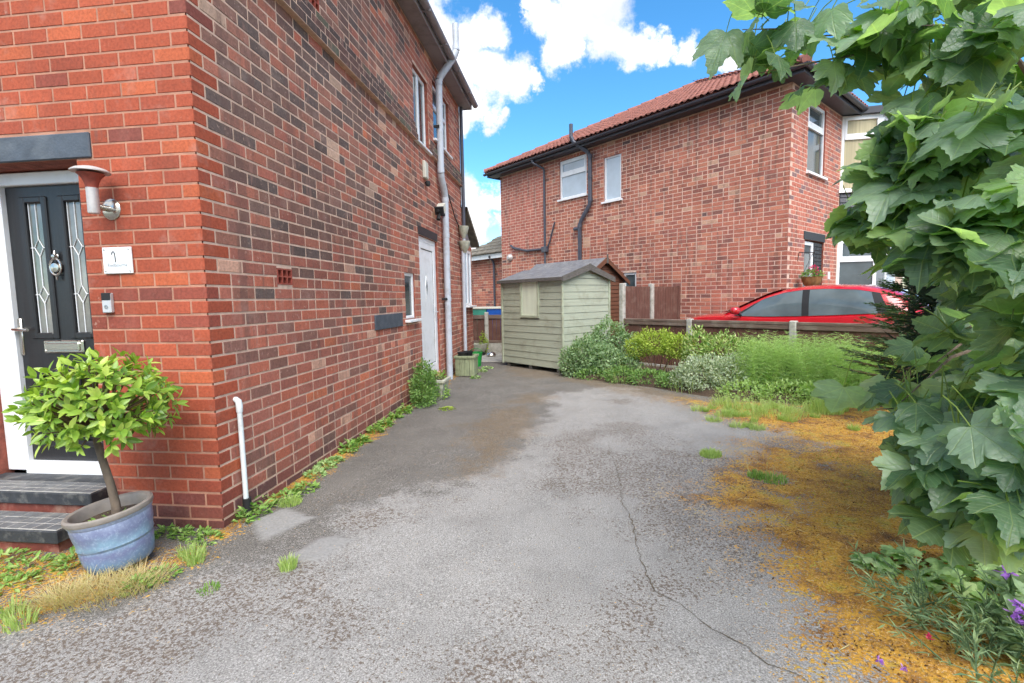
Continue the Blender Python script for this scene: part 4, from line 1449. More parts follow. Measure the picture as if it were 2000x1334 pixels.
PAL_N = [(5, lin(166, 98, 80)), (5, lin(174, 104, 84)), (3, lin(150, 90, 77)), (.8, lin(130, 84, 74)), (1.6, lin(184, 116, 92)), (.7, lin(184, 140, 116)), (.1, lin(98, 74, 70))]
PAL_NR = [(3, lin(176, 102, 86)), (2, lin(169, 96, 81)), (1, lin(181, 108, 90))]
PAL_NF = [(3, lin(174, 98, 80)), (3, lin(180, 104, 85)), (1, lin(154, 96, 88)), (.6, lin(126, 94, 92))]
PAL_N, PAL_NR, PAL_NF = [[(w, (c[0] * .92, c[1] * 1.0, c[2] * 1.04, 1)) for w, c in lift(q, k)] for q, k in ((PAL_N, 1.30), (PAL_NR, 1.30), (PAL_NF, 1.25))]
nh = nthing('brick_house', 'pinkish brick house with red pantile roof behind the red car', 'house', 4.0, 4.0)
NL, NE = 8.70, 5.36
HN = [(5.04, 6.04, 4.19, 5.25), (3.91, 4.46, 3.88, 5.01), (3.45, 3.85, 1.30, 2.03)]
HNF = [(0.84, 1.82, 3.86, 5.27), (0.85, 1.96, -0.1, 2.52)]


def Pn(u, z, d):
    return (0.0028 + d, u, z)


def Pnf(u, z, d):
    return (u, 0.0028 + d, z)


mb = MB()
wall_sheet(mb, 0.008, NL, -0.15, 5.5, HN, Pn, 0, 0.09, 1)
mb.add([Pn(NL, -.15, 0), Pn(NL, 5.5, 0), (9.0, NL, 5.5), (9.0, NL, -.15)], [(0, 1, 2, 3)])
nside = mb.build('side_wall', ['mortar_pale', 'reveal'], nh, fix=False)
mb = MB()
wall_sheet(mb, 0.008, 9.0, -0.15, 5.5, HNF, Pnf, 0, 0.09, 1)
mb.add([(9.0, 0, -.15), (9.0, NL, -.15), (9.0, NL, 5.5), (9.0, 0, 5.5)], [(0, 1, 2, 3)])
BHN = 0.072
nfront = mb.build('front_wall', ['mortar_pale', 'reveal'], nh, fix=False)
its = []
rb = random.Random(21)
for i in range(-1, 61):
    z0 = CZ0 + i * CO + JT / 2 + .003
    if z0 + BHN > NE:
        break
    zc = z0 + BHN / 2
    u = 0.0 if i % 2 else -0.1175
    rects = []
    while u < NL - .03:
        w = 0.225 if rb.random() > 0.24 else 0.1075
        if u > 6.6 and zc > 2.9:
            w = 0.225
        a, b = max(u, 0.0), min(u + w, NL)
        if b - a > .04:
            rects.append((a, b, z0, z0 + BHN))
        u += w + .01
    for (a, b, c, d) in clip_rects(rects, HN):
        y = (a + b) / 2
        col = pick(PAL_NR if (y > 6.6 and zc > 2.9) else PAL_N, rb)
        p = (0, y, zc)
        its.append([screen_area(nw(*p), None, -NX, (b - a) / 2, BHN / 2), 1, p, (0, -1, 0), (-1, 0, 0), (b - a) / 2, BHN / 2, col])
    rects = []
    u = 0.005 if i % 2 == 0 else 0.1125
    while u < 2.8:
        rects.append((u, min(u + .225, 2.8), z0, z0 + BHN))
        u += .235
    for (a, b, c, d) in clip_rects(rects, HNF + [(0.79, 1.99, 2.51, 2.69)]):
        p = ((a + b) / 2, 0, zc)
        its.append([screen_area(nw(*p), None, -NY, (b - a) / 2, BHN / 2), 0, p, (1, 0, 0), (0, -1, 0), (b - a) / 2, BHN / 2, pick(PAL_NF, rb)])
its.sort(key=lambda t: -t[0])
for it in its[:300]:
    wl = it[1]
    o = link('brick', BR_SIDE[rb.randrange(4)], (nfront, nside)[wl])
    o.rotation_euler = (0, 0, math.pi if wl == 0 else math.pi / 2)
    o.location, o.scale, o.color = it[2], (2 * it[5] - .007, 1, 2 * it[6]), it[7]
join_bricks('brickwork', [(t[2], t[3], t[4], t[5] - .003, t[6], t[7]) for t in its[300:] if t[1] == 0], nfront)
join_bricks('brickwork', [(t[2], t[3], t[4], t[5] - .003, t[6], t[7]) for t in its[300:] if t[1] == 1], nside)
# eaves
mb = MB()
mb.box(-.28, .006, -.28, NL + .28, NE, NE + .02)
mb.box(.006, 9.2, -.28, .006, NE, NE + .02)
mb.build('soffit', 'fascia_dark', nh)
mb = MB()
mb.cbox(-.302, -.28, -.30, NL + .30, NE - .015, NE + .14, .004)
mb.cbox(-.28, 9.2, -.302, -.28, NE - .015, NE + .14, .004)
mb.cbox(-.28, 3, NL + .28, NL + .302, NE - .015, NE + .14, .004)
mb.build('fascia_board', 'fascia_dark', nh)
mb = MB()
gutter(mb, (-.365, -.40, NE + .10), (-.365, NL + .36, NE + .09), (-1, 0, 0))
gutter(mb, (-.40, -.365, NE + .10), (9.2, -.365, NE + .10), (0, -1, 0))
mb.build('gutter', 'fascia_dark', nh)
# roof: four hipped slopes, pantiles laid one by one on the slope in view
K, x0r, y0r, y1r = 0.51, -.36, -.36, NL + .36
run = (y1r - y0r) / 2
zr0 = NE + .14
apex = (x0r + run, y0r + run, zr0 + K * run)
mb = MB()
cs = [(x0r, y0r, zr0), (x0r, y1r, zr0), (x0r + 2 * run + 1, y1r, zr0), (x0r + 2 * run + 1, y0r, zr0)]
ap2 = (x0r + run + 1, apex[1], apex[2])
mb.add(cs + [apex, ap2], [(1, 0, 4), (2, 1, 4, 5), (3, 2, 5), (0, 3, 5, 4), (0, 1, 2, 3)])
roof = mb.build('roof', 'tile_red', nh)
prof = [(-.15, .006), (-.115, .0), (-.08, .010), (-.05, .030), (-.02, .034), (.0, .016), (.035, .0), (.07, .010), (.10, .030), (.13, .034), (.152, .014)]
tv, tf = [], []
for (yy, dz) in ((0, .03), (.37, .012)):
    for (x, z) in prof:
        tv.append((x, yy, z + dz))
for (x, z) in prof:
    tv.append((x, 0.002, z + .012))
m8 = len(prof)
for i in range(m8 - 1):
    tf.append((i, i + 1, m8 + i + 1, m8 + i))
    tf.append((2 * m8 + i, 2 * m8 + i + 1, i + 1, i))
tme = bpy.data.meshes.new('tile')
tme.from_pydata(tv, [], tf)
tme.materials.append(MT['tile_red'])
tme.polygons.foreach_set('use_smooth', [True] * len(tf))
tme.update()
sl = math.atan(K)
gauge = 0.305 * math.cos(sl)
rowsn = int(run / gauge)
rot_side = Matrix.Rotation(-math.pi / 2, 4, 'Z') @ Matrix.Rotation(sl, 4, 'X')
tp = []
for r_ in range(rowsn):
    h = r_ * gauge
    y = y0r + h + 0.16
    while y < y1r - h - 0.05:
        tp.append((x0r + h, y, zr0 + K * h + .004))
        y += 0.295
for (x, y, z) in tp[:300]:
    o = link('tile', tme, roof)
    o.rotation_euler = rot_side.to_euler()
    o.rotation_euler.rotate_axis('Z', random.uniform(-.012, .012))
    o.location = (x, y, z + random.uniform(0, .006))
tvn, tfn = np.array(tv), np.array(tf)
MMs = [np.array(Matrix.Rotation(sl, 3, 'X'))]
PPs = []
for r_ in range(rowsn):
    h = r_ * gauge
    x = x0r + h + .16
    while x < x0r + 2 * run + 1 - h - .1:
        PPs.append((x, y0r + h, zr0 + K * h + .004))
        x += .295
PPs = np.array(PPs)
V, F = spray(tvn, tfn, np.repeat(MMs[0][None], len(PPs), 0), PPs, np.ones(len(PPs)))
o = link('tiles', raw_mesh('tiles', V, F, 'tile_red', smooth=True), roof)
o['kind'] = 'stuff'
for (a, b) in ((cs[0], apex), (cs[1], apex), (apex, ap2)):
    A, B = Vector(a), Vector(b)
    n_ = int((B - A).length / 0.42)
    for k in range(n_):
        p, q = A + (B - A) * (k / n_), A + (B - A) * ((k + 1.08) / n_)
        MB().tube([p + Vector((0, 0, .035)), q + Vector((0, 0, .02))], [.088, .075], 10).build('hip_tile', 'tile_red', roof, smooth=True)


def plot_window(P, y0, y1, z0, z1, parent, glass, transom=None, rec=0.03, sill=0.06, flip=1, name='window'):
    """P(u, z, depth): depth grows into the wall"""
    f = 0.055

    def bx(mb, a, b, c, d, d0, d1):
        p = [P(a, c, d0), P(b, c, d0), P(b, c, d1), P(a, c, d1), P(a, d, d0), P(b, d, d0), P(b, d, d1), P(a, d, d1)]
        mb.hexa(p)
    mb = MB()
    bx(mb, y0 + .002, y0 + f, z0 + .002, z1 - .002, rec, rec + .06)
    bx(mb, y1 - f, y1 - .002, z0 + .002, z1 - .002, rec, rec + .06)
    bx(mb, y0 + f, y1 - f, z0 + .002, z0 + f, rec + .001, rec + .06)
    bx(mb, y0 + f, y1 - f, z1 - f, z1 - .002, rec + .001, rec + .06)
    if transom:
        bx(mb, y0 + f, y1 - f, transom - .04, transom + .04, rec - .012, rec + .06)
        for (a, b, c, d) in ((y0 + f, y0 + f + .045, transom + .04, z1 - f), (y1 - f - .045, y1 - f, transom + .04, z1 - f), (y0 + f + .045, y1 - f - .045, transom + .04, transom + .085), (y0 + f + .045, y1 - f - .045, z1 - f - .045, z1 - f)):
            bx(mb, a, b, c, d, rec - .012, rec + .05)
    w = mb.build(name, 'upvc', parent)
    mb = MB()
    bx(mb, y0 + f, y1 - f, z0 + f, z1 - f, rec + .025, rec + .03)
    mb.build('pane', glass, w)
    if sill:
        mb = MB()
        bx(mb, y0 - .05, y1 + .05, z0 - .045, z0, -sill, rec + .05)
        mb.build('sill', 'upvc', w)
    return w


plot_window(Pn, *HN[0], nh, 'glass_pale', transom=4.85)
plot_window(Pn, *HN[1], nh, 'glass_pale')
plot_window(Pn, *HN[2], nh, 'glass_dark')
plot_window(Pnf, *HNF[0], nh, 'glass_dark', transom=4.78)
# front door in its recess
mb = MB()
mb.cbox(.79, 1.99, -.012, .09, 2.522, 2.685, .005)
mb.build('lintel', 'black_paint', nh)
mb = MB()
for (a, b, c, d) in ((.86, .95, 0, 2.5), (1.37, 1.46, 0, 2.5), (.95, 1.37, 2.42, 2.5), (.95, 1.37, 0, .1)):
    mb.cbox(a, b, .04, .12, c, d, .005)
mb.build('door_frame', 'upvc', nh)
dd_ = MB().cbox(.95, 1.37, .07, .11, .1, 2.42, .005).build('door', 'door_black', nh)
MB().box(1.03, 1.29, .06, .068, .9, 2.25).build('pane', 'glass_dark', dd_)
mb = MB()
for k in range(32):
    for q in range(3):
        mb.cbox(1.47 + q * .163, 1.625 + q * .163, .03, .10, .0 + k * .078, .07 + k * .078, .003)
o = mb.build('dark_brick_panel', 'black_paint', nh)
MB().cbox(1.46, 1.96, .06, .12, 0, 2.5, .003).build('door_side_wall', 'mortar_pale', nh)
# two-storey bay with white windows and dark tile-hung apron
bayp = [(2.85, 0.0), (3.35, -.62), (5.1, -.62), (5.6, 0.0)]
mb = MB()
mb.prism(bayp, lambda u, v: (u, v, -.1), lambda u, v: (u, v, 0.9))
o = mb.build('bay_base', 'mortar_pale', nh)
mb = MB()
mb.prism([(2.75, .02), (3.28, -.72), (5.17, -.72), (5.7, .02)], lambda u, v: (u, v, 5.36), lambda u, v: (u, v, 5.50))
mb.build('bay_roof', 'fascia_dark', nh)
hang = MB()
for (A, B) in zip(bayp[:-1], bayp[1:]):
    A, B = Vector((*A, 0)), Vector((*B, 0))
    L = (B - A).length
    t_ = (B - A).normalized()
    nrm = Vector((t_.y, -t_.x, 0))

    def PB(u, z, d, A=A, t_=t_, nrm=nrm):
        p = A + t_ * u - nrm * d
        return (p.x, p.y, z)
    for (z0, z1) in ((0.9, 2.65), (3.72, 5.36)):
        if L > 1:
            plot_window(PB, 0, L / 2, z0, z1, nh, 'glass_dark', transom=z1 - .48, rec=0, sill=0.08)
            plot_window(PB, L / 2, L, z0, z1, nh, 'glass_pale', transom=z1 - .48, rec=0, sill=0.08)
        else:
            plot_window(PB, 0, L, z0, z1, nh, 'ivory_glass' if z0 > 2 else 'glass_dark', transom=z1 - .48, rec=0, sill=0.08)
    for r_ in range(9):
        z = 2.66 + r_ * .115
        n_ = max(1, int(L / .17))
        for k in range(n_):
            a, b = L * k / n_ + .003, L * (k + 1) / n_ - .003
            hang.add([PB(a, z, -.035), PB(b, z, -.035), PB(b, z + .13, -.012), PB(a, z + .13, -.012), PB(a, z, -.02), PB(b, z, -.02)], [(0, 1, 2, 3), (0, 4, 5, 1)])
    hang.add([PB(0, 2.64, -.005), PB(L, 2.64, -.005), PB(L, 3.72, -.005), PB(0, 3.72, -.005)], [(0, 1, 2, 3)])
o = hang.build('hung_tiles', 'fascia_dark', nh, fix=False)
o['kind'] = 'stuff'
# number sign, wires
MB().cbox(2.26, 2.36, -.02, .002, 1.74, 1.90, .003).build('sign_plate', 'upvc', nh)

# pipes of the neighbour's wall
t = nthing('downpipe', 'slim dark downpipe where the smooth and rough brick of the far wall meet', 'pipe', -.06, 6.60)
MB().tube([(-.36, 6.80, 5.42), (-.34, 6.74, 5.30), (-.08, 6.60, 5.17), (-.06, 6.60, 5.10), (-.06, 6.60, .03)], .036, 10).build('pipe', 'dark_pipe', t, smooth=True)
mb = MB()
mb.cbox(-.13, .0, 6.50, 6.70, 2.78, 2.94, .01)
mb.build('junction_box', 'dark_pipe', t)
mb = MB()
mb.tube([(-.05, 6.72, 2.88), (-.05, 7.4, 2.89), (-.05, 8.0, 3.02), (-.05, 8.17, 3.12)], .036, 10)
mb.tube([(-.05, 6.52, 2.9), (-.05, 6.42, 3.05), (-.05, 6.20, 3.60)], .024, 8)
mb.build('waste_branch', 'dark_pipe', t, smooth=True)
t = nthing('soil_pipe', 'thick dark soil pipe with bends between the two upper windows of the far wall', 'pipe', -.08, 5.2)
mb = MB()
mb.tube([(-.42, 5.20, 5.95), (-.42, 5.20, 5.62)], .05, 12)
mb.tube([(-.42, 5.20, 5.62), (-.38, 5.16, 5.50), (-.12, 4.88, 5.22), (-.08, 4.85, 5.10), (-.08, 4.85, 3.98), (-.08, 4.88, 3.86), (-.08, 5.16, 3.52), (-.08, 5.22, 3.40), (-.08, 5.22, .03)], .055, 12)
mb.build('pipe', 'dark_pipe', t, smooth=True)
mb = MB()
for (y, z) in ((4.85, 5.12), (4.85, 4.6), (4.85, 4.0), (5.22, 3.36)):
    mb.tube([(-.08, y, z - .04), (-.08, y, z + .04)], .066, 12)
mb.tube([(-.08, 5.22, 3.30), (-.08, 5.42, 3.30)], .05, 10)
mb.build('collar', 'dark_pipe', t, smooth=True)
t = nthing('bulkhead_lamp', 'small round steel bulkhead lamp low on the far smooth brick wall', 'lamp', 0, 8.26, 2.7)
MB().lathe([(0, -.12), (.06, -.11), (.10, -.06), (.11, -.02), (.12, 0), (.12, .005)], (0, 8.26, 2.75), 20, axis='X').build('housing', 'steel', t, smooth=True)

# rear wing beyond the neighbour's house
t = nthing('rear_wing', 'low brick wing with grey tiled hip roof beyond the green shed', 'building', 2.0, 10.0)
mb = MB()
mb.box(.4, 5, NL + .02, 11.2, -.1, 2.92)
w = mb.build('wall', 'mortar_pale', t)
bi = []
for i in range(-1, 32):
    z0 = CZ0 + i * CO + JT / 2
    u = NL + .03 + (0 if i % 2 else -.1175)
    while u < 11.2:
        a, b = max(u, NL + .03), min(u + .225, 11.2)
        if b - a > .04:
            bi.append(((.393, (a + b) / 2, z0 + BH / 2), (0, -1, 0), (-1, 0, 0), (b - a) / 2, BH / 2, pick(PAL_N, rb)))
        u += .235
join_bricks('brickwork', bi, w)
MB().cbox(.16, .19, NL + .02, 11.45, 2.82, 2.98, .004).build('fascia_board', 'upvc', t)
mb = MB()
mb.add([(.1, NL + .02, 2.98), (.1, 11.5, 2.98), (5.3, 11.5, 2.98), (5.3, NL + .02, 2.98), (2.7, NL + .02, 4.5), (2.7, 9.4, 4.5)], [(0, 1, 5, 4), (1, 2, 5), (2, 3, 4, 5), (0, 3, 2, 1)])
rf = mb.build('roof', 'tile_grey', t)
sl2 = math.atan(1.52 / 2.6)
mb = MB()
g2 = .3 * math.cos(sl2)
for r_ in range(8):
    h = r_ * g2
    z = 2.985 + h * 1.52 / 2.6
    n_ = int((11.5 - h * .8 - NL) / .32)
    for k in range(n_):
        a = NL + .03 + k * .32
        mb.hexa([(.08 + h, a, z + .01), (.08 + h, a + .31, z + .01), (.08 + h + g2 * 1.1, a + .31, z + .01 + g2 * .62), (.08 + h + g2 * 1.1, a, z + .01 + g2 * .62), (.08 + h, a, z + .045), (.08 + h, a + .31, z + .045), (.08 + h + g2 * 1.1, a + .31, z + .02 + g2 * .62), (.08 + h + g2 * 1.1, a, z + .02 + g2 * .62)])
o = mb.build('tiles', 'tile_grey', rf)
o['kind'] = 'stuff'
MB().tube([(.12, 9.55, 2.9), (.30, 9.55, 2.75), (.33, 9.55, 2.6), (.33, 9.55, .02)], .04, 10).build('downpipe', 'dark_pipe', t, smooth=True)

# ---- garden shed, sage green, shiplap
SX0, SX1, SY0, SY1 = -3.635, -2.285, 2.467, 4.23
SZ0, SZE, SZP = 0.10, 1.80, 2.00
sxm = (SX0 + SX1) / 2
sh = nthing('garden_shed', 'sage green wooden shed with grey felt roof at the end of the drive', 'shed', sxm, (SY0 + SY1) / 2)
MB().box(SX0 + .02, SX1 - .02, SY0 + .02, SY1 - .02, SZ0 + .01, SZE - .02).build('core', 'shed', sh)
mb = MB()
for yy in (SY0 + .1, (SY0 + SY1) / 2, SY1 - .2):
    mb.box(SX0 + .01, SX1 - .01, yy, yy + .08, .0, SZ0 + .005)
mb.build('bearer', 'bargeboard', sh)
WY0, WY1, WZ0, WZ1 = 3.114, 3.61, 1.08, 1.77
nbd = 13
bh = (SZE - SZ0) / nbd
rs = random.Random(4)
for k in range(nbd):
    z0, z1 = SZ0 + k * bh, SZ0 + (k + 1) * bh
    segs = [(SY0 + .0, SY1)]
    if z1 > WZ0 + .02 and z0 < WZ1 - .02:
        segs = [(SY0, WY0 - .03), (WY1 + .03, SY1)]
    for (a, b) in segs:
        dz = rs.uniform(-.002, .002)
        MB().hexa([(SX0 - .010, a, z0 + .004 + dz), (SX0 + .03, a, z0 + .004), (SX0 + .03, b, z0 + .004), (SX0 - .010, b, z0 + .004 - dz), (SX0 - .002, a, z1), (SX0 + .03, a, z1), (SX0 + .03, b, z1), (SX0 - .002, b, z1)]).build('board', 'shed', sh)
    MB().hexa([(SX0 + .012, SY0 - .010, z0 + .004), (SX1 - .0, SY0 - .010, z0 + .004), (SX1, SY0 + .03, z0 + .004), (SX0 + .012, SY0 + .03, z0 + .004), (SX0 + .012, SY0 - .002, z1), (SX1, SY0 - .002, z1), (SX1, SY0 + .03, z1), (SX0 + .012, SY0 + .03, z1)]).build('board', 'shed', sh)
for k in range(2):       # boards of the gable triangle
    z0, z1 = SZE + k * .1, SZE + (k + 1) * .1
    h0, h1 = (SX1 - SX0) / 2 * (1 - k / 2), (SX1 - SX0) / 2 * (1 - (k + 1) / 2)
    MB().hexa([(sxm - h0, SY0 - .016, z0 + .003), (sxm + h0, SY0 - .016, z0 + .003), (sxm + h0, SY0 + .03, z0 + .003), (sxm - h0, SY0 + .03, z0 + .003), (sxm - h1 - .01, SY0 - .002, z1), (sxm + h1 + .01, SY0 - .002, z1), (sxm + h1 + .01, SY0 + .03, z1), (sxm - h1 - .01, SY0 + .03, z1)]).build('board', 'shed', sh)
MB().cbox(SX0 - .03, SX0 + .012, SY0 - .028, SY0 + .008, SZ0 - .02, SZE, .004).build('corner_trim', 'shed_trim', sh)
MB().cbox(SX1 - .03, SX1 + .01, SY0 - .028, SY0 + .006, SZ0 - .02, SZE, .004).build('corner_trim', 'shed_trim', sh)
MB().cbox(SX0 - .03, SX0 + .012, SY1 - .03, SY1 + .01, SZ0 - .02, SZE, .004).build('corner_trim', 'shed_trim', sh)
mb = MB()
for (a, b, c, d) in ((WY0 - .03, WY0 + .02, WZ0 - .03, WZ1 + .03), (WY1 - .02, WY1 + .03, WZ0 - .03, WZ1 + .03), (WY0 + .02, WY1 - .02, WZ0 - .03, WZ0 + .02), (WY0 + .02, WY1 - .02, WZ1 - .02, WZ1 + .03)):
    mb.cbox(SX0 - .03, SX0 + .02, a, b, c, d, .004)
w = mb.build('window', 'shed_trim', sh)
MB().box(SX0 - .006, SX0 + .0, WY0 + .02, WY1 - .02, WZ0 + .02, WZ1 - .02).build('pane', 'shed_pane', w)
mb = MB()
for (sgn, xe) in ((-1, SX0), (1, SX1)):
    xo = xe + sgn * .075
    ze = SZE - .02
    mb.hexa([(xo, SY0 - .07, ze), (sxm, SY0 - .07, SZP + .015), (sxm, SY1 + .07, SZP + .015), (xo, SY1 + .07, ze), (xo, SY0 - .07, ze + .03), (sxm, SY0 - .07, SZP + .05), (sxm, SY1 + .07, SZP + .05), (xo, SY1 + .07, ze + .03)])
mb.build('felt_roof', 'felt', sh)
for (sgn, xe) in ((-1, SX0), (1, SX1)):
    xo = xe + sgn * .085
    ze = SZE - .025
    MB().hexa([(xo, SY0 - .092, ze - .05), (sxm, SY0 - .092, SZP - .055), (sxm, SY0 - .071, SZP - .055), (xo, SY0 - .071, ze - .05), (xo, SY0 - .092, ze + .05), (sxm, SY0 - .092, SZP + .07), (sxm, SY0 - .071, SZP + .07), (xo, SY0 - .071, ze + .05)]).build('bargeboard', 'bargeboard', sh)
MB().cbox(sxm - .03, sxm + .03, SY0 - .10, SY0 - .09, SZP - .06, SZP + .075, .004).build('finial', 'bargeboard', sh)
MB().cbox(SX0 - .09, SX0 - .075, SY0 - .07, SY1 + .07, SZE - .05, SZE + .016, .003).build('fascia_board', 'bargeboard', sh)

# ---- brown playhouse-sized shed behind the fence
bs = nthing('brown_shed', 'small brown wooden shed with steep felt roof behind the tall fence', 'shed', -1.09, 4.6)
bx0, bx1, by0, by1, bze, bzp = -1.86, -.32, 3.58, 5.8, 1.80, 2.30
bm_ = (bx0 + bx1) / 2
MB().box(bx0 + .02, bx1 - .02, by0 + .03, by1, .02, bze).build('body', 'brown_wood', bs)
nb2 = 19
for k in range(nb2 + 4):
    z0 = .02 + k * (bze - .02) / nb2
    z1 = z0 + (bze - .02) / nb2
    if z0 >= bze - .01:
        t0, t1 = 1 - (z0 - bze) / (bzp - bze), max(0.02, 1 - (z1 - bze) / (bzp - bze))
    else:
        t0 = t1 = 1
    if t0 <= .05:
        continue
    h0, h1 = (bx1 - bx0) / 2 * t0, (bx1 - bx0) / 2 * t1
    MB().hexa([(bm_ - h0, by0 - .012, z0 + .003), (bm_ + h0, by0 - .012, z0 + .003), (bm_ + h0, by0 + .03, z0 + .003), (bm_ - h0, by0 + .03, z0 + .003), (bm_ - h1, by0, z1), (bm_ + h1, by0, z1), (bm_ + h1, by0 + .03, z1), (bm_ - h1, by0 + .03, z1)]).build('board', 'brown_wood', bs)
mb = MB()
for (sgn, xe) in ((-1, bx0), (1, bx1)):
    xo = xe + sgn * .08
    ze = bze - .03
    mb.hexa([(xo, by0 - .09, ze), (bm_, by0 - .09, bzp + .01), (bm_, by1 + .08, bzp + .01), (xo, by1 + .08, ze), (xo, by0 - .09, ze + .03), (bm_, by0 - .09, bzp + .05), (bm_, by1 + .08, bzp + .05), (xo, by1 + .08, ze + .03)])
mb.build('felt_roof', 'felt', bs)
for (sgn, xe) in ((-1, bx0), (1, bx1)):
    xo = xe + sgn * .09
    ze = bze - .035
    MB().hexa([(xo, by0 - .115, ze - .05), (bm_, by0 - .115, bzp - .06), (bm_, by0 - .091, bzp - .06), (xo, by0 - .091, ze - .05), (xo, by0 - .115, ze + .04), (bm_, by0 - .115, bzp + .06), (bm_, by0 - .091, bzp + .06), (xo, by0 - .091, ze + .04)]).build('bargeboard', 'brown_wood', bs)
MB().cbox(bm_ - .03, bm_ + .03, by0 - .125, by0 - .114, bzp - .09, bzp + .12, .003).build('finial', 'bargeboard', bs)

# ---- fences
fx = -2.10
low = nthing('low_fence', 'low brown board fence with top rail and concrete posts before the red car', 'fence', fx, -.5)
posts = [2.28, 0.80, -0.90, -2.62, -4.30]
for k, y in enumerate(posts):
    mb = MB()
    zt = 1.02 if k else 1.70
    mb.cbox(fx - .05, fx + .05, y - .05, y + .05, -.05, zt, .012)
    mb.build('post', 'concrete', low)
bmesh_ = None
for (ya, yb) in zip(posts[1:], posts[:-1]):
    a, b = ya + .052, yb - .052
    MB().cbox(fx - .035, fx + .035, a, b, .955, 1.0, .005).build('capping', 'rail_brown', low)
    MB().cbox(fx - .03, fx - .008, a, b, .885, .955, .004).build('rail', 'rail_brown', low)
    MB().cbox(fx - .02, fx + .02, a, b, -.02, .14, .004).build('gravel_board', 'concrete', low)
    n_ = int((b - a) / .118)
    wd_ = (b - a) / n_
    for k in range(n_):
        if bmesh_ is None:
            o = MB().cbox(-.006, .012, -.056, .056, -.37, .37, .003).build('board', 'fence_brown', low)
            bmesh_ = o.data
        else:
            o = link('board', bmesh_, low)
        o.location = (fx + .004 * (k % 2) + random.uniform(-.001, .001), a + wd_ * (k + .5), .515)
        o.scale.y = wd_ / .113
tall = nthing('tall_fence', 'tall brown board fence panels closing the side passage by the brick wall', 'fence', -1.05, 2.23)
fy = 2.26
MB().cbox(-1.18, -1.08, fy - .05, fy + .05, -.05, 1.70, .012).build('post', 'concrete', tall)
MB().cbox(-.10, -.02, fy - .03, fy + .03, 0, 1.66, .006).build('batten', 'fence_brown', tall)
bm2 = None
for (a, b) in ((-2.045, -1.185), (-1.075, -.105)):
    MB().cbox(a, b, fy + .012, fy + .03, 1.50, 1.58, .004).build('rail', 'fence_brown', tall)
    MB().cbox(a, b, fy + .012, fy + .03, .3, .38, .004).build('rail', 'fence_brown', tall)
    n_ = int((b - a) / .095)
    wd_ = (b - a) / n_
    for k in range(n_):
        if bm2 is None:
            o = MB().cbox(-.047, .047, -.01, .01, -.78, .78, .003).build('board', 'fence_brown', tall)
            bm2 = o.data
        else:
            o = link('board', bm2, tall)
        o.location = (a + wd_ * (k + .5), fy + random.uniform(-.002, .002), .86)
        o.scale.x = wd_ / .097
rear = thing('rear_fence', 'brown board fence with concrete post behind the house and the shed', 'fence', (-2.0, 12.4, 0), world=True)
yf2 = 12.4
for x in (-4.0, -2.16, -.3):
    MB().cbox(x - .05, x + .05, yf2 - .05, yf2 + .05, -.05, 1.10, .01).build('post', 'concrete', rear)
bm3 = None
for (a, b) in ((-3.95, -2.21), (-2.11, -.35)):
    MB().cbox(a, b, yf2 - .03, yf2 + .03, .0, .30, .005).build('gravel_board', 'concrete', rear)
    MB().cbox(a, b, yf2 - .035, yf2 - .01, .93, 1.03, .004).build('rail', 'rail_brown', rear)
    MB().cbox(a, b, yf2 - .035, yf2 - .01, .30, .37, .004).build('rail', 'rail_brown', rear)
    n_ = int((b - a) / .1)
    wd_ = (b - a) / n_
    for k in range(n_):
        if bm3 is None:
            o = MB().cbox(-.049, .049, -.009, .009, -.36, .36, .003).build('board', 'fence_brown', rear)
            bm3 = o.data
        else:
            o = link('board', bm3, rear)
        o.location = (a + wd_ * (k + .5), yf2 + .005 * (k % 2), .66)
# storage boxes showing over the rear fence
for (x0, x1, m_, lb) in ((-2.95, -2.62, 'slate_plastic', 'dark slate recycling box behind the rear fence'), (-2.60, -2.22, 'teal_plastic', 'teal recycling box between the slate and blue ones'), (-2.20, -1.55, 'blue_plastic', 'blue recycling bin behind the rear fence beside the shed')):
    t = thing('recycling_box', lb, 'bin', ((x0 + x1) / 2, 13.0, 0), group='boxes behind the rear fence', world=True)
    MB().hexa([(x0 + .03, 12.75, 0), (x1 - .03, 12.75, 0), (x1 - .03, 13.2, 0), (x0 + .03, 13.2, 0), (x0, 12.7, 1.17), (x1, 12.7, 1.17), (x1, 13.25, 1.17), (x0, 13.25, 1.17)]).build('body', m_, t)
    MB().cbox(x0 - .01, x1 + .01, 12.68, 13.27, 1.171, 1.23, .012).build('lid', 'cream', t)

# ---- red hatchback on the neighbour's drive
car = nthing('parked_car', 'shiny red hatchback parked on the drive behind the low fence', 'car', -.97, -.7)
CF, CXM, CZ = 1.42, -.97, 0.06      # front end (plot y), middle (plot x), ground


def Pc(x, yl, z):
    return (CXM - yl, CF - x, CZ + z)


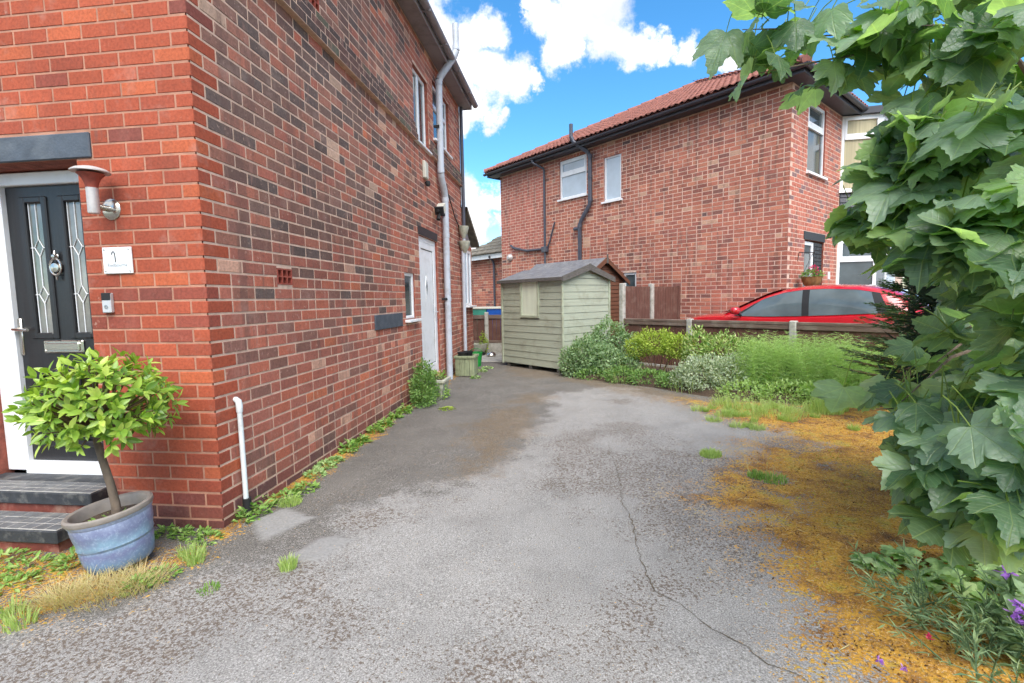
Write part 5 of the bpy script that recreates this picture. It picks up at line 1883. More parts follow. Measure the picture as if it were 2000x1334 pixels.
XS = [0.0, .06, .16, .35, .6, .9, 1.15, 1.4, 1.8, 2.3, 2.8, 3.2, 3.5, 3.75, 3.92, 4.0]
ZB = [.62, .76, .86, .94, .985, 1.0, 1.0, .99, .99, 1.005, 1.03, 1.055, 1.06, 1.03, .96, .88]
HWd = [.50, .62, .72, .79, .82, .835, .84, .84, .845, .85, .85, .845, .83, .80, .75, .68]
mb = MB()
secs = []
for x, zb_, hw in zip(XS, ZB, HWd):
    half = [(hw * .90, .20), (hw * .98, .30), (hw, .46), (hw * 1.0, .62), (hw * .985, zb_ - .12 if zb_ > .75 else zb_ * .85), (hw * .95, zb_ - .02), (hw * .90, zb_), (hw * .5, zb_ + .035), (0, zb_ + .045)]
    full = half + [(-y, z) for y, z in reversed(half[:-1])]
    secs.append([Pc(x, y, z) for y, z in full])
m_ = len(secs[0])
mb.add([p for s_ in secs for p in s_], [(i * m_ + k, i * m_ + k + 1, (i + 1) * m_ + k + 1, (i + 1) * m_ + k) for i in range(len(secs) - 1) for k in range(m_ - 1)] + [tuple(range(m_)), tuple(range((len(secs) - 1) * m_, len(secs) * m_))])
body = mb.build('body', 'car_red', car, smooth=True)
XR = [0.86, 1.1, 1.40, 1.7, 1.98, 2.25, 2.6, 3.0, 3.35, 3.62, 3.82]
ZR = [1.0, 1.10, 1.24, 1.37, 1.455, 1.495, 1.505, 1.48, 1.41, 1.26, 1.07]


def belt(x):
    return float(np.interp(x, XS, ZB))


def roofz(x):
    return float(np.interp(x, XR, ZR))


def sidey(x, z):
    zb_, zr = belt(x), max(roofz(x), belt(x) + .02)
    t = np.clip((z - zb_) / max(zr - .06 - zb_, .02), 0, 1)
    hw = float(np.interp(x, XS, HWd)) * .90
    return hw * (1 - t) + (hw - .155) * t + .02 * math.sin(math.pi * t)


mb = MB()
secs = []
for x, zr in zip(XR, ZR):
    zb_ = belt(x)
    zr = max(zr, zb_ + .01)
    half = []
    for t in np.linspace(0, 1, 6):
        z = zb_ - .01 + (zr - .05 - zb_ + .01) * t
        half.append((sidey(x, z), z))
    ye = half[-1][0]
    half += [(ye * .88, zr - .015), (ye * .5, zr), (0, zr + .008)]
    full = half + [(-y, z) for y, z in reversed(half[:-1])]
    secs.append([Pc(x, y, z) for y, z in full])
m_ = len(secs[0])
mb.add([p for s_ in secs for p in s_], [(i * m_ + k, i * m_ + k + 1, (i + 1) * m_ + k + 1, (i + 1) * m_ + k) for i in range(len(secs) - 1) for k in range(m_ - 1)])
mb.build('cabin', 'car_red', car, smooth=True)


def pane_poly(poly, off, side_, nsub=6):
    """a pane on the cabin side, as a strip between a lower and an upper line"""
    lo, hi = poly
    mbx = MB()
    for sgn in (side_,):
        vs = []
        n_ = 12
        for k in range(n_ + 1):
            t = k / n_
            xl = lo[0][0] + (lo[1][0] - lo[0][0]) * t
            xh = hi[0][0] + (hi[1][0] - hi[0][0]) * t
            zl = belt(xl) + .012
            zh = roofz(xh) - .062 - hi[2] if len(hi) > 2 else roofz(xh) - .062
            zh = max(zh, zl + .004)
            for q in range(nsub + 1):
                s_ = q / nsub
                x, z = xl + (xh - xl) * s_, zl + (zh - zl) * s_
                vs.append(Pc(x, sgn * (sidey(x, z) + off), z))
        for k in range(n_):
            pass
        o_ = len(mbx.v)
        mbx.v += vs
        for k in range(n_):
            for q in range(nsub):
                a = o_ + k * (nsub + 1) + q
                mbx.f.append((a, a + 1, a + nsub + 2, a + nsub + 1))
                mbx.mi.append(0)
    return mbx


for sg_ in (1, -1):
    pane_poly((((1.22, 0), (3.42, 0)), ((1.56, 0), (3.26, 0), .006)), .006, sg_).build('window_surround', 'rubber', car, smooth=True)
    pane_poly((((1.30, 0), (2.30, 0)), ((1.62, 0), (2.26, 0), .012)), .010, sg_).build('side_window', 'glass_car', car, smooth=True)
    pane_poly((((2.40, 0), (3.28, 0)), ((2.36, 0), (3.16, 0), .012)), .010, sg_).build('side_window', 'glass_car', car, smooth=True)
mb = MB()
ws = []
for x in (0.98, 1.2, 1.45, 1.7, 1.9):
    ye = sidey(x, roofz(x) - .06) * .9 - .02 * 0
    ws.append([Pc(x, y, roofz(x) + .012 * (1 - (y / .7) ** 2) + .006) for y in np.linspace(-ye, ye, 7)])
mb.add([p for r_ in ws for p in r_], [(i * 7 + k, i * 7 + k + 1, i * 7 + k + 8, i * 7 + k + 7) for i in range(4) for k in range(6)])
mb.build('windscreen', 'glass_car', car, smooth=True)
for sgn in (1, -1):
    mb = MB()
    mb.tube([Pc(1.36, sgn * .78, 1.01), Pc(1.34, sgn * .86, 1.06)], .022, 8)
    mm = mb.build('mirror', 'rubber', car, smooth=True)
    mb = MB()
    mb.lathe([(0, -.11), (.05, -.10), (.075, -.05), (.08, 0.02), (.07, .09), (.04, .115), (0, .12)], (0, 0, 0), 14, axis='X')
    mb.v = [Pc(1.34 - p[1] * 1.1 * .8, sgn * (.93 + p[0]), 1.10 + p[2] * .85) for p in mb.v]
    mb.build('mirror_cap', 'car_red', mm, smooth=True)
    mb = MB()
    mb.tube([Pc(2.22, sgn * .86, .86), Pc(2.14, sgn * .875, .865), Pc(2.04, sgn * .86, .865)], .014, 8)
    mb.build('door_handle', 'car_red', car, smooth=True)
    mb = MB()
    mb.hexa([Pc(.08, sgn * .40, .60), Pc(.30, sgn * .76, .62), Pc(.34, sgn * .70, .62), Pc(.14, sgn * .38, .60), Pc(.14, sgn * .42, .74), Pc(.42, sgn * .79, .83), Pc(.44, sgn * .70, .84), Pc(.2, sgn * .40, .75)])
    mb.build('headlight', 'glass_pale', car, smooth=True)
    for x in (.78, 3.28):
        mb = MB()
        mb.lathe([(.20, -.10), (.27, -.105), (.305, -.08), (.312, 0), (.305, .08), (.27, .105), (.20, .10)], (0, 0, 0), 28, axis='Y')
        mb.v = [Pc(x + p[0], sgn * .745 + p[1], .312 + p[2]) for p in mb.v]
        wh = mb.build('wheel', 'rubber', car, smooth=True)
        mb = MB()
        for k in range(5):
            a = 2 * math.pi * k / 5
            mb.tube([(0, .085 * sgn, 0), (.2 * math.cos(a), .07 * sgn, .2 * math.sin(a))], [.035, .025], 6)
        mb.lathe([(.21, -.07), (.215, .0), (.21, .07), (.19, .06), (.19, -.06)], (0, 0, 0), 24, axis='Y')
        mb.v = [Pc(x + p[0], sgn * .745 + p[1], .312 + p[2]) for p in mb.v]
        mb.build('rim', 'silver', wh, smooth=True)

# ---- hanging basket by the neighbour's door
t = nthing('hanging_basket', 'hanging basket of pink flowers by the neighbour front door', 'basket', .55, -.28, 1.5)
hb = (.52, -.26, 1.72)
mb = MB()
mb.lathe([(0, -.20), (.07, -.185), (.13, -.13), (.17, -.05), (.185, .02), (.19, .03), (.17, .03), (.15, -.02), (0, -.03)], hb, 22, wob=lambda a, z: .02 * math.sin(9 * a))
mb.build('bowl', 'wicker', t, smooth=True)
mb = MB()
for k in range(3):
    a = 2 * math.pi * k / 3
    mb.tube([(hb[0] + .18 * math.cos(a), hb[1] + .18 * math.sin(a), hb[2] + .02), (hb[0], hb[1], hb[2] + .48)], .004, 5)
mb.build('chain', 'cable', t)
MB().tube([(hb[0], 0, hb[2] + .35), (hb[0], -.02, hb[2] + .52), (hb[0], hb[1] - .04, hb[2] + .5), (hb[0], hb[1], hb[2] + .47)], .008, 6).build('bracket', 'cable', t)


# ================================================================== plants
def rand_dirs(n):
    v = rng.normal(size=(n, 3))
    return v / np.linalg.norm(v, axis=1, keepdims=True)


def blob(c, r, n, size, shell=0.35, up=0.35, flat=0.0):
    """leaf positions through an ellipsoid, denser to the outside, blades turned outwards and up"""
    d = rand_dirs(n)
    q = (1 - shell * rng.random(n) ** 1.5)[:, None]
    bump = 1 + 0.16 * np.sin(d[:, :1] * 7 + c[0] * 3) * np.sin(d[:, 2:] * 6 + c[1]) + 0.10 * rng.normal(size=(n, 1))
    P = np.array(c) + d * np.array(r) * q * bump
    T = d + np.array((0, 0, up)) + rng.normal(size=(n, 3)) * 0.55
    N = d * (1 - flat) + np.array((0, 0, 0.7 + flat)) + rng.normal(size=(n, 3)) * 0.45
    s_ = size * rng.uniform(.6, 1.25, n)
    return P, T, N, s_


def foliage(name, parent, groups, tpl, mat, zmin=None):
    """groups: list of blob() results, joined in one mesh"""
    P = np.concatenate([g[0] for g in groups])
    T = np.concatenate([g[1] for g in groups])
    N = np.concatenate([g[2] for g in groups])
    s_ = np.concatenate([g[3] for g in groups])
    if zmin is not None:
        k = P[:, 2] > zmin
        P, T, N, s_ = P[k], T[k], N[k], s_[k]
    V, F = spray(tpl[0], tpl[1], frames(T, N), P, s_)
    rnd = np.repeat(np.clip(rng.normal(.5, .25, len(P)), 0, 1), len(tpl[0]))
    o = link(name, raw_mesh(name, V, F, mat, rnd=rnd), parent)
    o['kind'] = 'stuff'
    return o


def blades(roots, heights, widths, lean, bend, mat, name, parent, up=None):
    """grass blades of three segments; lean (n,2) sideways push at the tip"""
    n = len(roots)
    roots = np.asarray(roots, float)
    h = np.asarray(heights).reshape(n, 1)
    w = np.asarray(widths).reshape(n, 1)
    L = np.concatenate([lean, np.zeros((n, 1))], axis=1)
    a = rng.uniform(0, 2 * np.pi, n)
    side = np.stack([np.cos(a), np.sin(a), np.zeros(n)], 1) * w
    Z = np.array((0, 0, 1.0))
    c1 = roots + Z * h * .45 + L * .28
    c2 = roots + Z * h * .80 + L * .66
    c3 = roots + Z * h * (1.0 - bend) + L * 1.05
    V = np.stack([roots - side, roots + side, c1 - side * .85, c1 + side * .85, c2 - side * .5, c2 + side * .5, c3], 1).reshape(-1, 3)
    f = np.array([(0, 1, 3), (0, 3, 2), (2, 3, 5), (2, 5, 4), (4, 5, 6)])
    F = (f[None] + (np.arange(n) * 7)[:, None, None]).reshape(-1, 3)
    rnd = np.repeat(np.clip(rng.normal(.5, .25, n), 0, 1), 7)
    o = link(name, raw_mesh(name, V, F, mat, rnd=rnd), parent)
    o['kind'] = 'stuff'
    return o


def stems(parent, base, tips, r0, mat='twig', name='stem'):
    mb = MB()
    for tp_ in tips:
        b = Vector(base)
        q = Vector(tp_)
        m1 = b.lerp(q, .5) + Vector((random.uniform(-.03, .03), random.uniform(-.03, .03), .02))
        mb.tube([b, m1, q], [r0, r0 * .7, r0 * .35], 6)
    o = mb.build(name, mat, parent, smooth=True)
    o['kind'] = 'stuff'
    return o


def shrub(name, label, base, blobs, n, size, tpl, mat, cat='shrub', group=None, up=.35, shell=.35, flat=0.0, stem=True, zmin=.01):
    t = thing(name, label, cat, (base[0], base[1], gz(base[0], base[1])), world=True, group=group)
    tot = sum(b[3] * b[4] * b[5] for b in blobs)
    gs = [blob(b[:3], b[3:6], max(20, int(n * b[3] * b[4] * b[5] / tot)), size, shell, up, flat) for b in blobs]
    foliage('foliage', t, gs, tpl, mat, zmin)
    if stem:
        stems(t, (base[0], base[1], gz(base[0], base[1]) - .02), [(b[0], b[1], b[2]) for b in blobs] + [(b[0] + b[3] * .4, b[1], b[2] + b[5] * .4) for b in blobs], .012)
    return t


# planting bed along the fence
bed = [(-0.02, 8.60), (0.6, 8.12), (1.25, 7.62), (1.9, 6.95), (2.6, 6.62), (3.4, 6.35), (4.4, 6.2), (5.0, 6.3), (5.3, 6.35), (1.15, 10.3)]
mb = MB()
nb_ = len(bed)
cxb, cyb = 2.3, 7.9
vs = [(cxb, cyb, .10)] + [(cxb + (x - cxb) * .8, cyb + (y - cyb) * .8, .10) for x, y in bed] + [(x, y, .0) for x, y in bed]
fs = [(0, 1 + i, 1 + (i + 1) % nb_) for i in range(nb_)] + [(1 + i, 1 + nb_ + i, 1 + nb_ + (i + 1) % nb_, 1 + (i + 1) % nb_) for i in range(nb_)]
mb.add(vs, fs)
tag(mb.build('soil_bed', 'soil'), kind='structure')

shrub('leafy_shrub', 'grey green bushy shrub growing against the shed gable', (0.25, 8.8), [(0.28, 8.75, .36, .34, .30, .36), (0.62, 8.65, .26, .36, .28, .30), (0.02, 8.72, .25, .22, .20, .32), (0.95, 8.45, .2, .28, .2, .24)], 6500, .058, LEAF_SM, 'greygreen')
shrub('trailing_shrub', 'taller pale leaved shrub leaning on the fence end beside the shed', (0.72, 9.2), [(0.72, 9.18, .68, .34, .26, .34), (0.98, 9.2, .5, .3, .24, .3), (.5, 9.1, .5, .22, .2, .3)], 3800, .060, LEAF_SM, 'greygreen', up=-.2)
shrub('lime_shrub', 'yellow green dome shaped shrub with bare brown stems below', (1.45, 8.35), [(1.42, 8.35, .66, .34, .30, .20), (1.75, 8.25, .60, .28, .26, .20), (1.15, 8.45, .56, .22, .22, .17)], 5200, .042, LEAF_SM, 'limegreen')
shrub('low_shrub', 'low fresh green creeping plant at the drive edge before the lime shrub', (1.15, 8.0), [(0.85, 8.12, .12, .30, .2, .14), (1.25, 7.9, .12, .34, .2, .14), (1.6, 7.6, .12, .28, .2, .12), (.35, 8.40, .10, .26, .14, .12)], 3200, .045, LEAF_SM, 'midgreen', stem=False)
shrub('silver_shrub', 'silver grey small leaved shrub at the drive edge', (2.0, 7.35), [(1.95, 7.35, .26, .40, .30, .28), (2.3, 7.25, .28, .32, .28, .28), (1.7, 7.5, .18, .22, .2, .18)], 7000, .040, LEAF_SM, 'silver_leaf')
shrub('variegated_shrub', 'cream and green variegated shrub behind the silver one', (2.35, 7.75), [(2.30, 7.75, .50, .42, .3, .32), (2.75, 7.5, .42, .36, .3, .28), (1.98, 7.95, .55, .2, .2, .36)], 4200, .062, LEAF_SM, 'variegated')
shrub('rambling_weed', 'broad leaved green weeds low among the feathery horsetails', (3.2, 6.9), [(2.9, 7.0, .22, .4, .25, .2), (3.6, 6.7, .2, .5, .25, .18), (4.3, 6.6, .24, .4, .3, .22)], 3000, .055, LEAF_SM, 'midgreen', stem=False)


def horsetails(name, label, area, n, hrange, seed):
    """feathery stems with whorls of thin needles"""
    r_ = np.random.default_rng(seed)
    x0, y0, x1, y1, hw = area
    t_ = r_.random(n)
    off = r_.uniform(-hw, hw, n)
    bx = x0 + (x1 - x0) * t_
    by = y0 + (y1 - y0) * t_
    l = math.hypot(x1 - x0, y1 - y0)
    bx += -(y1 - y0) / l * off
    by += (x1 - x0) / l * off
    t = thing(name, label, 'plant', (float(bx.mean()), float(by.mean()), 0.03), world=True)
    hh = r_.uniform(*hrange, n) * (0.85 + 0.3 * fbm(bx, by, 1.3, 2, seed))
    lean = r_.normal(0, .10, (n, 2))
    roots = np.stack([bx, by, np.full(n, .05)], 1)
    blades(roots, hh, np.full(n, .0022), lean, .0, 'fern', 'stalks', t)
    W, K_ = 11, 8
    P, T = [], []
    for w in range(W):
        f = .22 + .76 * w / (W - 1)
        c = roots + np.concatenate([lean * f ** 1.5, (hh * f)[:, None]], 1)
        ln = (.13 * (1 - f) + .05) * r_.uniform(.7, 1.2, n)
        for k in range(K_):
            a = 2 * np.pi * k / K_ + r_.random(n)
            d = np.stack([np.cos(a), np.sin(a), r_.uniform(.15, .7, n)], 1)
            P.append(c)
            T.append(d * ln[:, None])
    P, T = np.concatenate(P), np.concatenate(T)
    sd_ = np.cross(T, r_.normal(size=T.shape))
    sd_ /= np.linalg.norm(sd_, axis=1, keepdims=True) + 1e-9
    V = np.stack([P - sd_ * .0022, P + sd_ * .0022, P + T], 1).reshape(-1, 3)
    F = np.arange(len(V)).reshape(-1, 3)
    rnd = np.repeat(np.clip(r_.normal(.5, .25, len(P)), 0, 1), 3)
    o = link('needles', raw_mesh('needles', V, F, 'fern', rnd=rnd), t)
    o['kind'] = 'stuff'


horsetails('horsetail_patch', 'feathery bright green horsetails in front of the fence post', (2.5, 7.45, 3.75, 6.72, .42), 520, (.52, .82), 1)
horsetails('horsetail_patch', 'feathery green horsetails under the right end of the fence near the conifer', (3.7, 6.9, 5.0, 6.55, .42), 440, (.46, .74), 2)


def grass_patch(name, label, spots, n, h, mat='grass', w=.0028, cat='grass', lean=.35):
    c = np.array(spots)
    t = thing(name, label, cat, (float(c[:, 0].mean()), float(c[:, 1].mean()), gz(float(c[0, 0]), float(c[0, 1]))), world=True)
    k = rng.integers(0, len(c), n)
    rad = np.sqrt(rng.random(n)) * c[k, 2]
    a = rng.uniform(0, 2 * np.pi, n)
    x, y = c[k, 0] + rad * np.cos(a), c[k, 1] + rad * np.sin(a)
    z = np.array([gz(p, q) for p, q in zip(x, y)]) - .005
    hh = h * rng.uniform(.35, 1.2, n) * (1.1 - .5 * rad / c[k, 2]) * np.clip(c[k, 2] / .16, .45, 1.15) if h > .15 and len(c) > 5 else h * rng.uniform(.45, 1.15, n) * (1.1 - .5 * rad / c[k, 2])
    ln = np.stack([np.cos(a), np.sin(a)], 1) * (hh * lean * rng.uniform(.2, 1.3, n))[:, None] + rng.normal(0, .25, (n, 2)) * hh[:, None] * .5
    blades(np.stack([x, y, z], 1), hh, np.full(n, w), ln, .12, mat, 'blades', t)
    return t


tag(grass_patch('grass_patch', 'long bright green grass patch at the edge of the mossy drive', [(2.02, 6.30, .20), (2.2, 6.05, .20), (2.42, 5.84, .22), (2.62, 5.92, .15), (1.95, 6.5, .12), (1.78, 5.85, .10), (2.1, 5.86, .10), (2.5, 6.3, .12)] + [(random.uniform(1.55, 3.1), random.uniform(5.3, 6.3), random.uniform(.03, .10)) for _ in range(26)], 6400, .20, w=.0020, lean=.7))
shrub('bed_weed', 'low mixed green weeds filling the front of the bed before the horsetails', (3.0, 6.6), [(2.35, 6.85, .10, .34, .2, .14), (2.8, 6.62, .12, .38, .2, .16), (3.3, 6.5, .14, .42, .2, .18), (3.9, 6.4, .14, .42, .22, .18)], 3600, .05, LEAF_SM, 'fern', cat='weed', stem=False)
grass_patch('dry_stalks', 'thin dry stalks standing among the shrubs along the fence', [(1.9, 8.1, .4), (2.6, 7.4, .5), (3.4, 7.0, .5), (1.2, 8.6, .3)], 90, .75, 'straw', .0022, lean=.25)
grass_patch('tall_grass', 'tall loose green grass stalks rising through the bed plants', [(2.4, 7.0, .4), (3.1, 6.7, .4), (3.9, 6.5, .4), (1.8, 7.4, .3), (.9, 8.2, .3)], 420, .50, 'grass', .0030, lean=.5)
grass_patch('grass_clump', 'rounded green grass clump right of the long grass patch', [(3.0, 6.1, .2), (3.15, 6.2, .16)], 1500, .22)
grass_patch('grass_tuft', 'small round grass tuft on the bare concrete beside the moss', [(1.24, 4.42, .09)], 500, .08)
grass_patch('grass_tuft', 'pale grass tuft in the orange moss with dry stalks above', [(1.54, 3.84, .10), (1.44, 3.9, .06)], 420, .08, 'weed')
t = grass_patch('grass_stalk', 'thin dry grass stalks rising from the tuft in the moss', [(1.50, 3.9, .12)], 8, .34, 'straw', .0016, lean=.5)
grass_patch('grass_tuft', 'small grass tuft in the driveway below the grey patch', [(-1.54, 2.36, .045)], 130, .10)
grass_patch('grass_tuft', 'sparse grass tuft at the bottom left of the drive', [(-2.50, 1.80, .06), (-2.62, 1.86, .05)], 160, .10)
grass_patch('grass_tuft', 'spiky grass tuft between the pot and the house corner', [(-2.17, 2.42, .07), (-2.10, 2.36, .05)], 200, .11)
grass_patch('grass_tuft', 'tiny pale tuft on the dark drive right of the dead grass', [(-1.83, 2.13, .05)], 60, .05, 'weed')
grass_patch('grass_tuft', 'low grass tuft at the side wall near the white waste pipe', [(-2.02, 3.16, .08)], 420, .06)
grass_patch('dead_grass', 'mound of dead straw coloured grass in front of the blue pot', [(-2.32, 2.07, .16), (-2.42, 2.03, .14), (-2.22, 2.14, .12), (-2.5, 1.97, .1)], 1700, .11, 'straw', .0014, lean=1.1)


def weed_row(name, label, spots, n, size, mat='weed', tpl=LEAF_OVAL):
    c = np.array(spots)
    t = thing(name, label, 'weed', (float(c[0, 0]), float(c[0, 1]), 0.0), world=True)
    k = rng.integers(0, len(c), n)
    rad = np.sqrt(rng.random(n)) * c[k, 2]
    a = rng.uniform(0, 2 * np.pi, n)
    x, y = c[k, 0] + rad * np.cos(a), c[k, 1] + rad * np.sin(a)
    x = np.where((y > Y0) & (x < X0 + .012), X0 + .012 + rng.random(n) * .03, x)
    z = np.array([gz(p, q) for p, q in zip(x, y)]) + c[k, 3] * rng.random(n) * (1.1 - rad / c[k, 2])
    T = np.stack([np.cos(a), np.sin(a), rng.uniform(-.1, .9, n)], 1) + rng.normal(0, .3, (n, 3))
    N = np.stack([rng.normal(0, .4, n), rng.normal(0, .4, n), np.ones(n)], 1)
    foliage('foliage', t, [(np.stack([x, y, z], 1), T, N, size * rng.uniform(.6, 1.3, n))], tpl, mat)
    return t


weed_row('wall_weed', 'leafy weed round the foot of the white waste pipe', [(-2.15, 2.93, .07, .14), (-2.14, 3.03, .06, .10), (-2.16, 2.86, .05, .10)], 150, .045)
weed_row('wall_weed', 'flat weed clump along the wall foot just past the waste pipe', [(-2.10, 3.25, .10, .05), (-2.05, 3.42, .09, .06)], 260, .035)
weed_row('wall_weed', 'pale round leaved weeds along the middle of the wall foot', [(-2.13, 3.7, .08, .06), (-2.14, 3.9, .08, .07), (-2.13, 4.05, .06, .05)], 420, .034, 'pale_weed')
weed_row('wall_weed', 'dandelion like weed at the wall foot below the air brick', [(-2.14, 4.35, .08, .10), (-2.13, 4.6, .07, .08)], 200, .06)
weed_row('wall_weed', 'farther weeds along the wall foot before the door shrub', [(-2.14, 5.0, .07, .10), (-2.14, 5.25, .07, .10), (-2.14, 5.6, .07, .10), (-2.12, 5.9, .08, .11)], 420, .055)
weed_row('step_weed', 'creeping weeds at the foot of the lower front step', [(-3.2, 2.25, .13, .06), (-2.95, 2.2, .12, .07), (-3.45, 2.28, .12, .06), (-2.78, 2.28, .08, .08), (-2.88, 2.06, .10, .04)], 520, .035)
weed_row('corner_weed', 'low green weeds along the foot of the front wall by the corner', [(-2.45, 2.66, .06, .05), (-2.33, 2.64, .08, .05), (-2.22, 2.6, .07, .05), (-2.55, 2.66, .06, .07)], 420, .03)
weed_row('pot_weed', 'clover like weeds at the right foot of the blue pot', [(-2.18, 2.22, .08, .05), (-2.22, 2.12, .07, .06)], 240, .028)
weed_row('drive_weed', 'small flat moss clump on the dark drive near the door shrub', [(-1.62, 6.1, .10, .02)], 160, .03, 'limegreen')
shrub('door_shrub', 'green leafy shrub at the wall foot before the side door', (-2.1, 6.45), [(-2.02, 6.42, .22, .17, .24, .24), (-2.08, 6.62, .34, .12, .18, .24), (-1.98, 6.25, .12, .15, .18, .14)], 2600, .045, LEAF_SM, 'midgreen')

# planters and small garden things by the rear
t = thing('stone_planter', 'small pale stone planter at the wall before the side door', 'planter', (-1.93, 6.78, .02), world=True)
mb = MB()
mb.hexa([(-2.10, 6.66, .01), (-1.84, 6.66, .01), (-1.84, 6.94, .01), (-2.10, 6.94, .01), (-2.14, 6.62, .26), (-1.80, 6.62, .26), (-1.80, 6.98, .26), (-2.14, 6.98, .26)])
mb.cbox(-2.16, -1.78, 6.60, 7.0, .25, .30, .01)
mb.build('tub', 'stone', t)
MB().box(-2.12, -1.82, 6.64, 6.96, .29, .306).build('soil', 'soil', t)
shrub('planter_weed', 'straggling pale weed in and below the stone planter', (-1.9, 6.8), [(-1.84, 6.72, .1, .1, .1, .09), (-1.95, 6.8, .33, .14, .14, .06)], 420, .045, LEAF_SM, 'weed', cat='weed', stem=False)
t = thing('wooden_planter', 'square green stained wooden planter holding dark pots', 'planter', (-1.93, 8.85, .03), world=True)
for (a, b, c, d) in ((-2.12, -1.76, 8.66, 8.69), (-2.12, -1.76, 9.01, 9.04)):
    for k in range(4):
        w_ = (b - a) / 4
        MB().cbox(a + k * w_ + .002, a + (k + 1) * w_ - .002, c, d, .03, .36, .004).build('slat', 'planter_wood', t)
for (a, b) in ((-2.12, -2.09), (-1.79, -1.76)):
    for k in range(4):
        w_ = (9.01 - 8.69) / 4
        MB().cbox(a, b, 8.69 + k * w_ + .002, 8.69 + (k + 1) * w_ - .002, .03, .36, .004).build('slat', 'planter_wood', t)
mb = MB()
for (a, b, c, d) in ((-2.14, -1.74, 8.64, 8.70), (-2.14, -1.74, 9.0, 9.06), (-2.14, -2.08, 8.70, 9.0), (-1.80, -1.74, 8.70, 9.0)):
    mb.cbox(a, b, c, d, .355, .40, .005)
mb.build('rim', 'planter_wood', t)
MB().box(-2.09, -1.79, 8.7, 9.0, .1, .30).build('soil', 'soil', t)
for (x, y, lb) in ((-2.0, 8.76, 'front dark plastic pot set in the wooden planter'), (-1.92, 8.92, 'rear dark plastic pot set in the wooden planter')):
    o = MB().lathe([(0, 0), (.06, 0), (.085, .14), (.092, .15), (.092, .165), (.078, .165), (.07, .06), (0, .06)], (x, y, .30), 18).build('flower_pot', 'rubber', smooth=True)
    tag(o, lb, 'pot', 'dark pots in the wooden planter')
t = thing('green_bucket', 'bright green plastic bucket beyond the wooden planter', 'bucket', (-2.02, 10.1, .03), world=True)
MB().lathe([(0, 0), (.105, 0), (.135, .27), (.142, .275), (.142, .30), (.125, .30), (.10, .03), (0, .03)], (-2.0, 10.05, .02), 22).build('body', 'green_plastic', t, smooth=True)
MB().tube([(-2.0 + .14 * math.cos(k * math.pi / 10), 10.05 - .02 * math.sin(k * math.pi / 10), .31 + .09 * math.sin(k * math.pi / 10)) for k in range(11)], .006, 6).build('handle', 'green_plastic', t, smooth=True)
o = MB().lathe([(0, 0), (.16, .02), (.22, .10), (.24, .22), (.22, .22), (.19, .1), (0, .06)], (-2.32, 12.0, .10), 20).build('stone_bowl', 'stone', smooth=True)
tag(o, 'pale stone bowl standing before the rear fence', 'bowl')
o = MB().lathe([(0, 0), (.17, 0), (.18, .08), (.12, .10), (0, .10)], (-2.32, 12.0, .0), 16).build('bowl_stand', 'rubber', smooth=True)
tag(o, 'dark stand under the pale stone bowl', 'stand')
o = MB().lathe([(0, 0), (.10, .0), (.13, .05), (.10, .10), (.05, .12), (0, .12)], (-1.95, 11.7, .02), 16).build('garden_lamp', 'chrome', smooth=True)
tag(o, 'small shiny round garden lamp on the ground by the rear post', 'lamp')
shrub('post_weed', 'yellow green weed growing up the rear fence post', (-2.2, 12.25), [(-2.22, 12.22, .3, .1, .08, .28)], 420, .05, LEAF_SM, 'limegreen', cat='weed', stem=False)
weed_row('path_weed', 'low weeds between the green bucket and the wooden planter', [(-1.75, 9.3, .12, .06), (-1.7, 9.7, .1, .05), (-1.7, 8.5, .08, .05)], 260, .045, 'pale_weed')
o = MB().cbox(-3.5, -.5, 10.75, 12.3, .0, .032, .008).build('paving', 'concrete')
tag(o, kind='structure')

# ---- conifer behind the sycamore
t = thing('conifer', 'dark green feathery conifer between the sycamore leaves and the red car', 'tree', (3.55, 5.55, 0), world=True)
MB().tube([(3.55, 5.55, -.02), (3.54, 5.56, .8), (3.56, 5.55, 1.75)], [.05, .035, .008], 8).build('trunk', 'bark', t, smooth=True)
P, T, N, SZ = [], [], [], []
mbk = MB()
for k in range(150):
    h = rng.uniform(.45, 1.72)
    L = .62 * (1 - (h - .45) / 1.5) + .08
    a = rng.uniform(0, 2 * math.pi)
    L *= rng.uniform(.75, 1.1)
    tip = np.array((3.55 + L * math.cos(a), 5.55 + L * math.sin(a), h + .16 * L))
    b0 = np.array((3.55, 5.55, h - .05))
    mbk.tube([b0, tip], [.007, .002], 4)
    for q in range(46):
        f = rng.uniform(.25, 1.0)
        c = b0 + (tip - b0) * f
        out = (tip - b0) / np.linalg.norm(tip - b0)
        sd_ = np.cross(out, (0, 0, 1)) * rng.choice((-1, 1))
        P.append(c + rng.normal(0, .008, 3))
        T.append(out * .8 + sd_ * .8 + np.array((0, 0, rng.uniform(-.35, .25))))
        N.append(np.array((0, 0, 1)) + rng.normal(0, .3, 3))
        SZ.append(.11 * (1.15 - f * .6))
mbk.build('branches', 'twig', t)
foliage('crown', t, [(np.array(P), np.array(T), np.array(N), np.array(SZ))], LEAF_NARROW, 'conifer')

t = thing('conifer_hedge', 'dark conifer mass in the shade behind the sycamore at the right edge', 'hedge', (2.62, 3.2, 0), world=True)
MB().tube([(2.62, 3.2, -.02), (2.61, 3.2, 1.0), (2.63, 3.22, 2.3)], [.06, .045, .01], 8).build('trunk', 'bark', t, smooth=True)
foliage('crown', t, [blob((2.62, 3.20, 1.15), (.50, .42, 1.05), 14000, .11, shell=.75, up=-.1), blob((2.75, 3.3, 1.9), (.55, .5, .8), 5000, .11, shell=.75, up=-.1)], LEAF_NARROW, 'dark_conifer')

